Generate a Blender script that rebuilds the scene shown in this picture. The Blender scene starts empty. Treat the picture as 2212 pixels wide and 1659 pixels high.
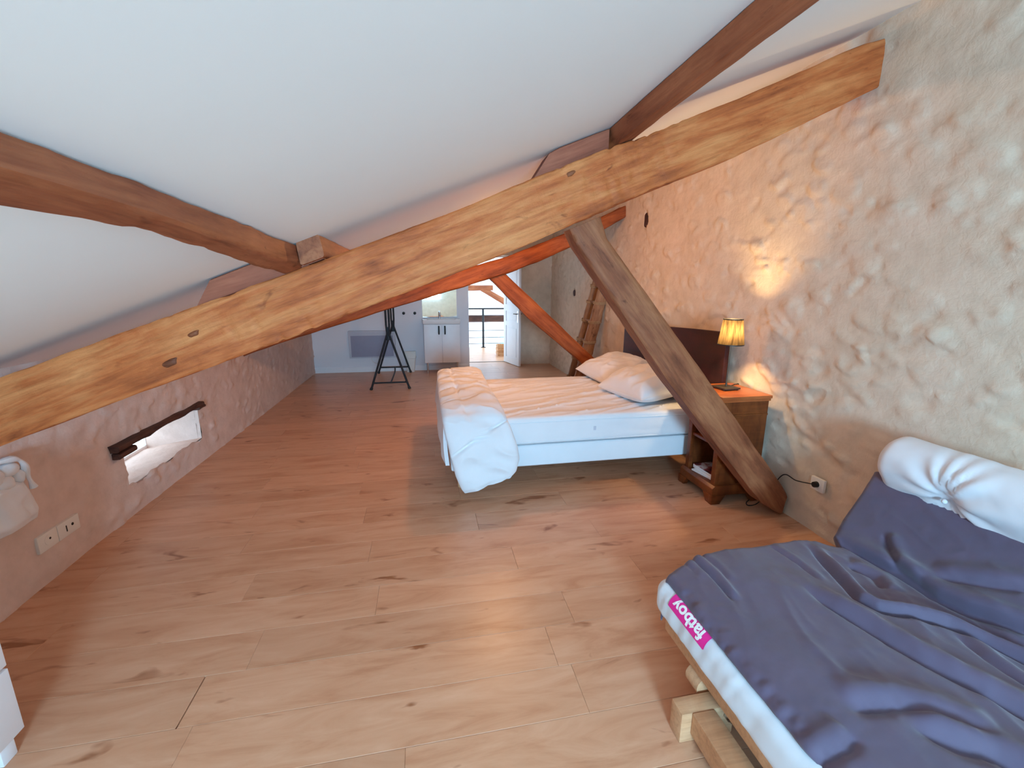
import bpy, bmesh, math, random
import numpy as np
from mathutils import Vector, Matrix

random.seed(7)
rng = np.random.default_rng(11)
scene = bpy.context.scene
COL = scene.collection

# ------------------------------------------------------------------ camera, world, light, exposure
cam_d = bpy.data.cameras.new('camera')
cam = bpy.data.objects.new('camera', cam_d)
COL.objects.link(cam)
_r = Vector((0.98160046, -0.19089303, 0.00451456))
_u = Vector((0.03670399, 0.21183406, 0.97661617))
_w = Vector((0.18738556, 0.95848119, -0.21494294))
M = Matrix.Identity(4)
for i in range(3):
    M[i][0], M[i][1], M[i][2] = _r[i], _u[i], -_w[i]
M[0][3], M[1][3], M[2][3] = 0, 0, 1.5
cam.matrix_world = M
cam_d.sensor_width = 36.0
cam_d.lens = 945.18 / 2212 * 36.0
cam_d.clip_start = 0.02
scene.camera = cam

world = bpy.data.worlds.new('sky')
scene.world = world
world.use_nodes = True
bg = world.node_tree.nodes['Background']
bg.inputs[0].default_value = (0.62, 0.84, 1.0, 1)
bg.inputs[1].default_value = 6.5

# daylight entering through the gable window behind the camera
al = bpy.data.lights.new('window_daylight', 'AREA')
al.shape = 'RECTANGLE'
al.size, al.size_y = 0.84, 0.66
al.energy = 345
al.color = (0.36, 0.70, 1.0)
alo = bpy.data.objects.new('window_daylight', al)
COL.objects.link(alo)
alo.location = (0.20, -2.88, 1.37)
alo.rotation_euler = (math.radians(90), 0, 0)   # shines towards +Y

vs = scene.view_settings
vs.view_transform = 'Standard'
vs.look = 'None'
vs.gamma = 1.0
vs.use_curve_mapping = False
vs.exposure = -0.28
scene.cycles.max_bounces = 10
scene.cycles.diffuse_bounces = 6
scene.cycles.sample_clamp_indirect = 6.0
scene.cycles.use_denoising = True

# ------------------------------------------------------------------ helpers
def lin(r, g, b):
    f = lambda c: (c / 255 / 12.92) if c / 255 <= 0.04045 else ((c / 255 + 0.055) / 1.055) ** 2.4
    return (f(r), f(g), f(b), 1)

def tag(o, label=None, cat=None, group=None, kind=None):
    if label: o['label'] = label
    if cat: o['category'] = cat
    if group: o['group'] = group
    if kind: o['kind'] = kind
    return o

def thing(name, loc, label, cat, group=None):
    o = bpy.data.objects.new(name, None)
    o.empty_display_size = 0.05
    COL.objects.link(o)
    o.location = loc
    return tag(o, label, cat, group)

def raw(name, verts, faces, mat, parent=None, frame=None, smooth=False, angle=40):
    """verts in world space; frame = Matrix of the object's own axes (parent origin or given)."""
    if frame is None:
        frame = Matrix.Translation(parent.location) if parent is not None and parent.parent is None else None
        if frame is None and parent is not None:
            frame = Matrix.Translation(parent.parent.location)
        if frame is None:
            frame = Matrix.Identity(4)
    inv = np.array(frame.inverted())
    V = np.asarray(verts, dtype=np.float64)
    V = V @ inv[:3, :3].T + inv[:3, 3]
    me = bpy.data.meshes.new(name)
    me.from_pydata([tuple(v) for v in V], [], [tuple(int(i) for i in f) for f in faces])
    if smooth:
        me.polygons.foreach_set('use_smooth', [True] * len(me.polygons))
        if angle < 180:
            bm = bmesh.new(); bm.from_mesh(me)
            a = math.radians(angle)
            for e in bm.edges:
                if len(e.link_faces) == 2 and e.calc_face_angle(0) > a:
                    e.smooth = False
            bm.to_mesh(me); bm.free()
    me.materials.append(mat)
    o = bpy.data.objects.new(name, me)
    COL.objects.link(o)
    if parent is not None:
        o.parent = parent
        pm = Matrix.Translation(parent.location) if parent.parent is None else Matrix.Translation(parent.parent.location) @ parent.matrix_basis
        o.matrix_basis = pm.inverted() @ frame
    else:
        o.matrix_basis = frame
    me.update()
    return o

class MB:
    """collects shapes in world space, builds one mesh object"""
    def __init__(s): s.bm = bmesh.new()
    def box(s, x0, x1, y0, y1, z0, z1, bev=0.0, seg=2, rot=None, piv=None):
        g = bmesh.ops.create_cube(s.bm, size=1.0)
        vs_ = g['verts']
        c = Vector(((x0 + x1) / 2, (y0 + y1) / 2, (z0 + z1) / 2))
        for v in vs_:
            v.co = Vector((v.co.x * (x1 - x0), v.co.y * (y1 - y0), v.co.z * (z1 - z0))) + c
        if rot is not None:
            p = Vector(piv) if piv is not None else c
            for v in vs_: v.co = rot @ (v.co - p) + p
        if bev > 0:
            es = set()
            for v in vs_: es.update(v.link_edges)
            bmesh.ops.bevel(s.bm, geom=list(es), offset=bev, segments=seg, profile=0.6, affect='EDGES')
        return s
    def cyl(s, p0, p1, r0, r1=None, seg=16, caps=True):
        r1 = r0 if r1 is None else r1
        return s.tube([p0, p1], [r0, r1], seg, caps)
    def tube(s, pts, rad, seg=10, caps=True):
        pts = [Vector(p) for p in pts]
        if not isinstance(rad, (list, tuple)): rad = [rad] * len(pts)
        rings = []
        up = Vector((0, 0, 1))
        n_prev = None
        for i, p in enumerate(pts):
            d = (pts[min(i + 1, len(pts) - 1)] - pts[max(i - 1, 0)]).normalized()
            if n_prev is None:
                n = d.cross(up)
                if n.length < 1e-3: n = d.cross(Vector((1, 0, 0)))
                n.normalize()
            else:
                n = (n_prev - d * n_prev.dot(d)).normalized()
            n_prev = n
            b = d.cross(n)
            rings.append([s.bm.verts.new(p + (n * math.cos(t) + b * math.sin(t)) * rad[i])
                          for t in (2 * math.pi * k / seg for k in range(seg))])
        s._skin(rings, caps)
        return s
    def _skin(s, rings, caps=True):
        for a, b in zip(rings[:-1], rings[1:]):
            n = len(a)
            for k in range(n):
                try: s.bm.faces.new((a[k], a[(k + 1) % n], b[(k + 1) % n], b[k]))
                except ValueError: pass
        if caps:
            for r in (rings[0], rings[-1]):
                try: s.bm.faces.new(r)
                except ValueError: pass
    def loft(s, rings, caps=True):
        s._skin([[s.bm.verts.new(Vector(p)) for p in r] for r in rings], caps)
        return s
    def lathe(s, c, prof, seg=32, caps=True):
        rings = []
        for (r, z) in prof:
            rings.append([(c[0] + r * math.cos(2 * math.pi * k / seg), c[1] + r * math.sin(2 * math.pi * k / seg), c[2] + z) for k in range(seg)])
        return s.loft(rings, caps)
    def prism(s, poly, axis, a, b, bev=0.0):
        def P(p, t):
            return {0: (t, p[0], p[1]), 1: (p[0], t, p[1]), 2: (p[0], p[1], t)}[axis]
        A = [s.bm.verts.new(P(p, a)) for p in poly]
        B = [s.bm.verts.new(P(p, b)) for p in poly]
        n = len(poly)
        s.bm.faces.new(A); s.bm.faces.new(B)
        for k in range(n): s.bm.faces.new((A[k], A[(k + 1) % n], B[(k + 1) % n], B[k]))
        if bev > 0:
            es = set()
            for v in A + B: es.update(v.link_edges)
            bmesh.ops.bevel(s.bm, geom=list(es), offset=bev, segments=2, profile=0.6, affect='EDGES')
        return s
    def sphere(s, c, r, sx=1, sy=1, sz=1, u=16, v=10):
        g = bmesh.ops.create_uvsphere(s.bm, u_segments=u, v_segments=v, radius=r)
        for q in g['verts']: q.co = Vector((q.co.x * sx, q.co.y * sy, q.co.z * sz)) + Vector(c)
        return s
    def build(s, name, mat, parent=None, smooth=True, angle=35, origin=None):
        bmesh.ops.recalc_face_normals(s.bm, faces=s.bm.faces[:])
        s.bm.verts.index_update()
        V = [tuple(v.co) for v in s.bm.verts]
        F = [[v.index for v in f.verts] for f in s.bm.faces]
        s.bm.free()
        fr = Matrix.Translation(origin) if origin is not None else None
        return raw(name, V, F, mat, parent, fr, smooth, angle)

def vnoise(P, seed=0):
    """value noise, P (...,3) -> -1..1"""
    P = np.asarray(P, float)
    i = np.floor(P).astype(np.int64); f = P - i
    f = f * f * (3 - 2 * f)
    def h(x, y, z):
        n = (x * 374761393 + y * 668265263 + z * 2147483647 + seed * 974711) & 0xFFFFFFFF
        n = ((n ^ (n >> 13)) * 1274126177) & 0xFFFFFFFF
        n = n ^ (n >> 16)
        return (n & 0xFFFF) / 32767.5 - 1
    x, y, z = i[..., 0], i[..., 1], i[..., 2]
    fx, fy, fz = f[..., 0], f[..., 1], f[..., 2]
    out = 0
    for dx in (0, 1):
        for dy in (0, 1):
            for dz in (0, 1):
                w = (fx if dx else 1 - fx) * (fy if dy else 1 - fy) * (fz if dz else 1 - fz)
                out = out + w * h(x + dx, y + dy, z + dz)
    return out

def fbm(P, seed=0, oct=3):
    a, s, t = 1.0, 0, 0
    P = np.asarray(P, float)
    for k in range(oct):
        s = s + a * vnoise(P * 2 ** k, seed + k); t += a; a *= 0.5
    return s / t

def sstep(a, b, x):
    t = np.clip((x - a) / (b - a), 0, 1)
    return t * t * (3 - 2 * t)

# ------------------------------------------------------------------ materials
def mat_new(name):
    m = bpy.data.materials.new(name)
    m.use_nodes = True
    nt = m.node_tree
    return m, nt, nt.nodes['Principled BSDF']

def link(nt, a, b): nt.links.new(a, b)

def ramp(nt, fac, stops):
    n = nt.nodes.new('ShaderNodeValToRGB')
    while len(n.color_ramp.elements) < len(stops): n.color_ramp.elements.new(0.5)
    for e, (p, c) in zip(n.color_ramp.elements, stops):
        e.position = p; e.color = c
    link(nt, fac, n.inputs[0])
    return n

def noise(nt, vec, scale, detail=3, rough=0.55, dist=0.0):
    n = nt.nodes.new('ShaderNodeTexNoise')
    n.inputs['Scale'].default_value = scale
    n.inputs['Detail'].default_value = detail
    n.inputs['Roughness'].default_value = rough
    n.inputs['Distortion'].default_value = dist
    if vec is not None: link(nt, vec, n.inputs['Vector'])
    return n

def coords(nt, scale=(1, 1, 1), rnd=False):
    tc = nt.nodes.new('ShaderNodeTexCoord')
    mp = nt.nodes.new('ShaderNodeMapping')
    mp.inputs['Scale'].default_value = scale
    link(nt, tc.outputs['Object'], mp.inputs['Vector'])
    if rnd:
        oi = nt.nodes.new('ShaderNodeObjectInfo')
        mu = nt.nodes.new('ShaderNodeMath'); mu.operation = 'MULTIPLY'; mu.inputs[1].default_value = 57.0
        link(nt, oi.outputs['Random'], mu.inputs[0])
        cb = nt.nodes.new('ShaderNodeCombineXYZ')
        link(nt, mu.outputs[0], cb.inputs[0]); link(nt, mu.outputs[0], cb.inputs[2])
        link(nt, cb.outputs[0], mp.inputs['Location'])
        return mp.outputs[0], oi
    return mp.outputs[0]

def bump(nt, bsdf, h, strength=0.3, dist=0.01):
    b = nt.nodes.new('ShaderNodeBump')
    b.inputs['Strength'].default_value = strength
    b.inputs['Distance'].default_value = dist
    link(nt, h, b.inputs['Height'])
    link(nt, b.outputs[0], bsdf.inputs['Normal'])

def plain(name, col, rough=0.5, metal=0.0, var=0.06, nscale=8.0, bmp=0.0, sheen=0.0):
    m, nt, p = mat_new(name)
    v = coords(nt)
    n = noise(nt, v, nscale, 4)
    c0 = tuple(max(0, c * (1 - var)) for c in col[:3]) + (1,)
    c1 = tuple(min(1, c * (1 + var)) for c in col[:3]) + (1,)
    r = ramp(nt, n.outputs['Fac'], [(0.3, c0), (0.7, c1)])
    link(nt, r.outputs[0], p.inputs['Base Color'])
    p.inputs['Roughness'].default_value = rough
    p.inputs['Metallic'].default_value = metal
    if sheen: p.inputs['Sheen Weight'].default_value = sheen
    if bmp:
        n2 = noise(nt, v, nscale * 8, 4)
        bump(nt, p, n2.outputs['Fac'], bmp, 0.004)
    return m

def timber_mat(name, dark, mid, light, rough=0.6, grain=(1.6, 14, 14), bmp=0.5, dents=False):
    m, nt, p = mat_new(name)
    v = coords(nt, grain)
    n1 = noise(nt, v, 1.6, 6, 0.6, 0.6)
    v2 = coords(nt, (1, 2.2, 2.2))
    n2 = noise(nt, v2, 2.4, 4, 0.6, 0.3)
    mx = nt.nodes.new('ShaderNodeMath'); mx.operation = 'MULTIPLY_ADD'
    mx.inputs[1].default_value = 0.55
    link(nt, n1.outputs['Fac'], mx.inputs[0])
    ml = nt.nodes.new('ShaderNodeMath'); ml.operation = 'MULTIPLY'; ml.inputs[1].default_value = 0.45
    link(nt, n2.outputs['Fac'], ml.inputs[0])
    link(nt, ml.outputs[0], mx.inputs[2])
    r = ramp(nt, mx.outputs[0], [(0.30, dark), (0.47, mid), (0.66, light)])
    v6 = coords(nt, (5, 70, 70)); n6 = noise(nt, v6, 1.0, 4, 0.6, 0.3)
    r6 = ramp(nt, n6.outputs['Fac'], [(0.30, (0.66, 0.60, 0.55, 1)), (0.56, (1, 1, 1, 1))])
    v7 = coords(nt, (5, 13, 13)); n7 = noise(nt, v7, 1.0, 3, 0.55, 1.2)
    r7 = ramp(nt, n7.outputs['Fac'], [(0.27, (0.42, 0.34, 0.28, 1)), (0.36, (1, 1, 1, 1))])
    ma_ = nt.nodes.new('ShaderNodeMix'); ma_.data_type = 'RGBA'; ma_.blend_type = 'MULTIPLY'; ma_.inputs[0].default_value = 0.6
    mb_ = nt.nodes.new('ShaderNodeMix'); mb_.data_type = 'RGBA'; mb_.blend_type = 'MULTIPLY'; mb_.inputs[0].default_value = 0.8 if bmp > 0.3 else 0.2
    link(nt, r.outputs[0], ma_.inputs[6]); link(nt, r6.outputs[0], ma_.inputs[7])
    link(nt, ma_.outputs[2], mb_.inputs[6]); link(nt, r7.outputs[0], mb_.inputs[7])
    link(nt, mb_.outputs[2], p.inputs['Base Color'])
    p.inputs['Roughness'].default_value = rough
    p.inputs['Specular IOR Level'].default_value = 0.3
    v3 = coords(nt, (3, 20, 20))
    n3 = noise(nt, v3, 2.0, 6, 0.65, 0.4)
    hgt = n3.outputs['Fac']
    if dents:      # adze marks: short nicks across the grain
        v4 = coords(nt, (11, 6, 6)); n4 = noise(nt, v4, 1.0, 5, 0.65, 0.6)
        v5 = coords(nt, (1.3, 3, 3)); n5 = noise(nt, v5, 1.0, 2)
        r5 = ramp(nt, n5.outputs['Fac'], [(0.42, (0, 0, 0, 1)), (0.62, (1, 1, 1, 1))])
        mm = nt.nodes.new('ShaderNodeMath'); mm.operation = 'MULTIPLY'
        link(nt, n4.outputs['Fac'], mm.inputs[0]); link(nt, r5.outputs[0], mm.inputs[1])
        ma = nt.nodes.new('ShaderNodeMath'); ma.operation = 'MULTIPLY_ADD'; ma.inputs[1].default_value = 1.0
        link(nt, mm.outputs[0], ma.inputs[0]); link(nt, hgt, ma.inputs[2]); hgt = ma.outputs[0]
    bump(nt, p, hgt, bmp, 0.008)
    return m

def stone_plaster(name, base, warm, rough=0.85):
    m, nt, p = mat_new(name)
    v = coords(nt)
    n1 = noise(nt, v, 1.3, 5, 0.6)
    n2 = noise(nt, v, 9.0, 5, 0.6)
    r1 = ramp(nt, n1.outputs['Fac'], [(0.35, base), (0.65, warm)])
    r2 = ramp(nt, n2.outputs['Fac'], [(0.25, (0.86, 0.84, 0.82, 1)), (0.6, (1, 1, 1, 1))])
    mx = nt.nodes.new('ShaderNodeMix'); mx.data_type = 'RGBA'; mx.blend_type = 'MULTIPLY'
    mx.inputs[0].default_value = 1.0
    link(nt, r1.outputs[0], mx.inputs[6]); link(nt, r2.outputs[0], mx.inputs[7])
    link(nt, mx.outputs[2], p.inputs['Base Color'])
    p.inputs['Roughness'].default_value = rough
    p.inputs['Specular IOR Level'].default_value = 0.2
    n3 = noise(nt, v, 26.0, 6, 0.62, 0.4)
    bump(nt, p, n3.outputs['Fac'], 0.35, 0.012)
    return m

def emission(name, col, strength):
    m = bpy.data.materials.new(name); m.use_nodes = True
    nt = m.node_tree
    nt.nodes.remove(nt.nodes['Principled BSDF'])
    e = nt.nodes.new('ShaderNodeEmission')
    e.inputs[0].default_value = col; e.inputs[1].default_value = strength
    link(nt, e.outputs[0], nt.nodes['Material Output'].inputs[0])
    return m

def plank_mat():
    m, nt, p = mat_new('laminate_plank')
    v, oi = coords(nt, (1.0, 5.0, 5.0), True)
    n1 = noise(nt, v, 2.4, 6, 0.62, 0.7)
    v2, _ = coords(nt, (2.2, 7.0, 7.0), True)
    n2 = noise(nt, v2, 1.5, 3, 0.5, 0.8)
    r1 = ramp(nt, n1.outputs['Fac'], [(0.25, lin(184, 126, 92)), (0.48, lin(205, 153, 119)), (0.75, lin(217, 170, 138))])
    # small dark knots and streaks
    r2 = ramp(nt, n2.outputs['Fac'], [(0.27, (0.50, 0.35, 0.26, 1)), (0.355, (1, 1, 1, 1))])
    mx = nt.nodes.new('ShaderNodeMix'); mx.data_type = 'RGBA'; mx.blend_type = 'MULTIPLY'; mx.inputs[0].default_value = 1
    link(nt, r1.outputs[0], mx.inputs[6]); link(nt, r2.outputs[0], mx.inputs[7])
    hs = nt.nodes.new('ShaderNodeHueSaturation')
    mr = nt.nodes.new('ShaderNodeMapRange')
    mr.inputs['To Min'].default_value = 0.93; mr.inputs['To Max'].default_value = 1.06
    link(nt, oi.outputs['Random'], mr.inputs['Value'])
    link(nt, mr.outputs[0], hs.inputs['Value'])
    link(nt, mx.outputs[2], hs.inputs['Color'])
    link(nt, hs.outputs[0], p.inputs['Base Color'])
    p.inputs['Roughness'].default_value = 0.34
    p.inputs['Specular IOR Level'].default_value = 0.45
    bump(nt, p, n1.outputs['Fac'], 0.05, 0.002)
    return m

def fabric(name, col, rough=0.9, weave=260.0, bmp=0.15, var=0.05, sheen=0.2):
    m, nt, p = mat_new(name)
    v = coords(nt)
    n = noise(nt, v, 6.0, 5)
    c0 = tuple(c * (1 - var) for c in col[:3]) + (1,)
    c1 = tuple(min(1, c * (1 + var)) for c in col[:3]) + (1,)
    r = ramp(nt, n.outputs['Fac'], [(0.3, c0), (0.7, c1)])
    link(nt, r.outputs[0], p.inputs['Base Color'])
    p.inputs['Roughness'].default_value = rough
    p.inputs['Sheen Weight'].default_value = sheen
    n2 = noise(nt, v, 30.0, 6, 0.6)
    bump(nt, p, n2.outputs['Fac'], bmp, 0.004)
    return m

MAT = {}
MAT['ceiling'] = plain('ceiling_paint', lin(243, 246, 246), 0.9, var=0.012, nscale=1.5)
MAT['white_wall'] = plain('white_wall_paint', lin(226, 226, 232), 0.85, var=0.015, nscale=2)
MAT['stone'] = stone_plaster('lime_plaster_over_stone', lin(214, 196, 174), lin(222, 202, 182))
MAT['stone_l'] = stone_plaster('lime_plaster_eaves_wall', lin(214, 190, 180), lin(220, 198, 188))
MAT['plank'] = plank_mat()
MAT['subfloor'] = plain('subfloor', lin(120, 80, 55), 0.8)
MAT['rafter'] = timber_mat('old_oak_rafter', lin(118, 52, 24), lin(188, 101, 52), lin(216, 140, 84), bmp=0.9, dents=True)
MAT['rafter2'] = timber_mat('red_oak_rafter', lin(88, 40, 18), lin(150, 74, 34), lin(184, 100, 50))
MAT['purlin'] = timber_mat('old_oak_purlin', lin(102, 52, 32), lin(150, 86, 56), lin(176, 110, 74))
MAT['strut'] = timber_mat('old_oak_strut', lin(82, 40, 24), lin(134, 76, 48), lin(168, 108, 72), grain=(2.0, 10, 10))
MAT['cleat'] = timber_mat('cleat_wood', lin(112, 58, 40), lin(146, 80, 58), lin(166, 98, 72), grain=(1.2, 8, 8), bmp=0.2)
MAT['darkwood'] = timber_mat('dark_lintel_wood', lin(40, 22, 18), lin(64, 36, 28), lin(90, 54, 40))
MAT['ladder'] = timber_mat('weathered_ladder_wood', lin(94, 64, 44), lin(146, 106, 76), lin(180, 138, 102), grain=(2, 12, 12))
MAT['night'] = timber_mat('walnut_veneer', lin(60, 26, 12), lin(104, 50, 22), lin(134, 72, 34), rough=0.32, grain=(8, 1.6, 2.0), bmp=0.05)
MAT['nighttop'] = timber_mat('walnut_top', lin(128, 62, 30), lin(166, 88, 46), lin(186, 106, 58), rough=0.3, grain=(2, 8, 8), bmp=0.04)
MAT['head'] = timber_mat('mahogany_headboard', lin(34, 10, 9), lin(50, 15, 13), lin(66, 23, 19), rough=0.6, grain=(6, 1.2, 8), bmp=0.05)
MAT['pine'] = timber_mat('pale_beech', lin(178, 126, 88), lin(204, 154, 114), lin(220, 178, 140), rough=0.4, grain=(6, 2, 6), bmp=0.06)
MAT['crate'] = timber_mat('crate_wood', lin(170, 120, 80), lin(200, 150, 108), lin(220, 176, 134), grain=(4, 6, 6), bmp=0.1)
MAT['sheet'] = fabric('white_cotton', lin(222, 221, 224), var=0.02)
MAT['mattress'] = fabric('mattress_ticking', lin(218, 224, 230), var=0.02)
MAT['dark'] = fabric('dark_slate_cotton', lin(86, 74, 95), rough=0.75, var=0.10, bmp=0.12, sheen=0.22)
MAT['white'] = plain('white_lacquer', lin(232, 232, 236), 0.4, var=0.02)
MAT['white_p'] = plain('white_plastic', lin(226, 222, 216), 0.45, var=0.02)
MAT['ceramic'] = plain('white_ceramic', lin(238, 238, 238), 0.15, var=0.01)
MAT['black'] = plain('black_metal', lin(26, 24, 28), 0.45, 0.3, var=0.1)
MAT['blackp'] = plain('black_plastic', lin(18, 17, 18), 0.5, var=0.1)
MAT['bronze'] = plain('grey_bronze_metal', lin(92, 82, 72), 0.45, 0.7, var=0.08)
MAT['chrome'] = plain('chrome', lin(205, 205, 208), 0.18, 1.0, var=0.02)
MAT['radiator'] = plain('radiator_enamel', lin(196, 196, 206), 0.5, var=0.02)
MAT['grille'] = plain('radiator_grille_paint', lin(150, 150, 170), 0.55, var=0.03)
MAT['pink'] = plain('pink_label', lin(236, 40, 150), 0.55, var=0.02)
MAT['letter'] = plain('white_lettering', lin(246, 246, 246), 0.6, var=0.0)
MAT['paper'] = plain('magazine_paper', lin(226, 222, 220), 0.5, var=0.03)
MAT['print'] = None
MAT['sky_pane'] = plain('sky_tinted_pane', lin(176, 226, 240), 0.1, var=0.02)  # sky reflected in the stairwell glass, painted as a flat pale blue
MAT['steel'] = plain('steel_cable', lin(96, 100, 106), 0.5, 0.4)
MAT['rope'] = plain('hemp_rope', lin(168, 138, 104), 0.9, var=0.2, nscale=60)
m, nt, p = mat_new('mirror_glass')
p.inputs['Base Color'].default_value = (0.86, 0.87, 0.86, 1); p.inputs['Metallic'].default_value = 1; p.inputs['Roughness'].default_value = 0.02
MAT['mirror'] = m
m, nt, p = mat_new('window_glass')
tb = nt.nodes.new('ShaderNodeBsdfTransparent'); gb = nt.nodes.new('ShaderNodeBsdfGlossy'); gb.inputs['Roughness'].default_value = 0.02
gm = nt.nodes.new('ShaderNodeMixShader'); gm.inputs[0].default_value = 0.06
nt.nodes.remove(p); link(nt, tb.outputs[0], gm.inputs[1]); link(nt, gb.outputs[0], gm.inputs[2]); link(nt, gm.outputs[0], nt.nodes['Material Output'].inputs[0])
MAT['glass'] = m
# magazine cover: reddish and dark printed blotches
m, nt, p = mat_new('magazine_cover')
v = coords(nt); n = noise(nt, v, 14, 3)
r = ramp(nt, n.outputs['Fac'], [(0.36, lin(40, 26, 30)), (0.47, lin(150, 60, 60)), (0.54, lin(210, 196, 196)), (0.7, lin(228, 226, 228))])
link(nt, r.outputs[0], p.inputs['Base Color']); p.inputs['Roughness'].default_value = 0.3
MAT['cover'] = m
# pleated lampshade, lit from the bulb inside
m = bpy.data.materials.new('pleated_shade'); m.use_nodes = True
nt = m.node_tree; nt.nodes.remove(nt.nodes['Principled BSDF'])
df = nt.nodes.new('ShaderNodeBsdfDiffuse'); tr = nt.nodes.new('ShaderNodeBsdfTranslucent'); mx = nt.nodes.new('ShaderNodeMixShader')
v = coords(nt, (60, 60, 4)); n = noise(nt, v, 1.0, 3)
r = ramp(nt, n.outputs['Fac'], [(0.35, lin(50, 40, 27)), (0.65, lin(92, 75, 50))])
link(nt, r.outputs[0], df.inputs[0]); link(nt, r.outputs[0], tr.inputs[0])
mx.inputs[0].default_value = 0.26
link(nt, df.outputs[0], mx.inputs[1]); link(nt, tr.outputs[0], mx.inputs[2]); link(nt, mx.outputs[0], nt.nodes['Material Output'].inputs[0])
MAT['shade'] = m
WARM = (1.0, 0.46, 0.17, 1)

# ------------------------------------------------------------------ room dimensions
XL, SL = -1.96, 0.398
Z0 = 1.12 + SL * 1.96
def ceil_z(x): return Z0 + SL * x
def wall_x(y): return 2.36 + 0.012 * (y - 2.2)
YB, YF = -2.95, 8.15          # gable wall behind the viewer, white partition at the far end

# ------------------------------------------------------------------ floor with planks
mb = MB(); mb.box(-2.4, 2.95, YB - 0.1, 8.9, -0.10, -0.012)
floor = mb.build('floor', MAT['subfloor'], smooth=False)
tag(floor, kind='structure')
PW, PL = 0.215, 1.38
row0 = 1.425 - PW * 16
known = {16: -0.903, 17: 0.62, 19: -0.935}
gap = 0.0006
cache = {}
def plank(x0, x1, y0, y1):
    L, Wd = round(x1 - x0 - gap, 4), round(y1 - y0 - gap, 4)
    key = (L, Wd)
    if key not in cache:
        b = 0.0012
        V = [(0, 0, -0.012), (L, 0, -0.012), (L, Wd, -0.012), (0, Wd, -0.012),
             (0, 0, -b), (L, 0, -b), (L, Wd, -b), (0, Wd, -b),
             (b, b, 0), (L - b, b, 0), (L - b, Wd - b, 0), (b, Wd - b, 0)]
        F = [(0, 3, 2, 1), (8, 9, 10, 11)]
        for k in range(4):
            q = (k + 1) % 4
            F += [(k, q, 4 + q, 4 + k), (4 + k, 4 + q, 8 + q, 8 + k)]
        me = bpy.data.meshes.new('plank'); me.from_pydata(V, [], F); me.materials.append(MAT['plank'])
        cache[key] = me
    o = bpy.data.objects.new('plank', cache[key]); COL.objects.link(o)
    o.location = (x0 + gap / 2, y0 + gap / 2, 0); o.parent = floor
y = row0; k = 0
while y < 8.86:
    y1 = min(y + PW, 8.86)
    off = known.get(k, -2.3 + (k * 0.47 % 1.0) * PL)
    x = off
    while x > -2.05: x -= PL
    xr = wall_x(y) + 0.03
    while x < xr:
        a, b_ = max(x, -2.02), min(x + PL, xr)
        g2 = 0
        if b_ - a > 0.04:
            if k == 16 and abs(b_ + 0.903) < 0.02: b_ -= 0.004   # one joint has opened up
            plank(a, b_, y, y1)
        x += PL
    y = y1; k += 1

# landing beyond the door
mb = MB(); mb.box(-0.6, 3.4, 8.9, 11.2, -0.25, 0.0)
tag(mb.build('floor', MAT['plank'], smooth=False), kind='structure')

# ------------------------------------------------------------------ ceiling
mb = MB()
RX0, RX1, RY0, RY1 = 0.22, 0.92, 6.25, 7.25
for xa, xb, ya, yb in ((-2.6, 3.0, YB - 0.1, RY0), (-2.6, 3.0, RY1, 8.95), (-2.6, RX0, RY0, RY1), (RX1, 3.0, RY0, RY1)):
    mb.prism([(xa, ceil_z(xa)), (xb, ceil_z(xb)), (xb, ceil_z(xb) + 0.16), (xa, ceil_z(xa) + 0.16)], 1, ya, yb)
tag(mb.build('ceiling', MAT['ceiling'], smooth=False), kind='structure')

w4 = thing('window_4', ((RX0 + RX1) / 2, (RY0 + RY1) / 2, ceil_z(0.57)), None, None); tag(w4, kind='structure')
mb = MB()
for xa, xb, ya, yb in ((RX0, RX1, RY0, RY0 + .06), (RX0, RX1, RY1 - .06, RY1), (RX0, RX0 + .06, RY0 + .06, RY1 - .06), (RX1 - .06, RX1, RY0 + .06, RY1 - .06)):
    mb.prism([(xa, ceil_z(xa) + .05), (xb, ceil_z(xb) + .05), (xb, ceil_z(xb) + .13), (xa, ceil_z(xa) + .13)], 1, ya, yb)
mb.build('window_frame', MAT['pine'], w4, smooth=False)
mb = MB(); mb.prism([(RX0 + .06, ceil_z(RX0 + .06) + .09), (RX1 - .06, ceil_z(RX1 - .06) + .09), (RX1 - .06, ceil_z(RX1 - .06) + .097), (RX0 + .06, ceil_z(RX0 + .06) + .097)], 1, RY0 + .06, RY1 - .06)
mb.build('pane', MAT['glass'], w4, smooth=False)

mb = MB()
mb.prism([(-2.6, ceil_z(-2.6)), (5.0, ceil_z(5.0)), (5.0, ceil_z(5.0) + 0.16), (-2.6, ceil_z(-2.6) + 0.16)], 1, 8.95, 12.7)  # unseen landing roof, added to keep sky light off door and floor
tag(mb.build('ceiling', MAT['ceiling'], smooth=False), kind='structure')

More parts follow.
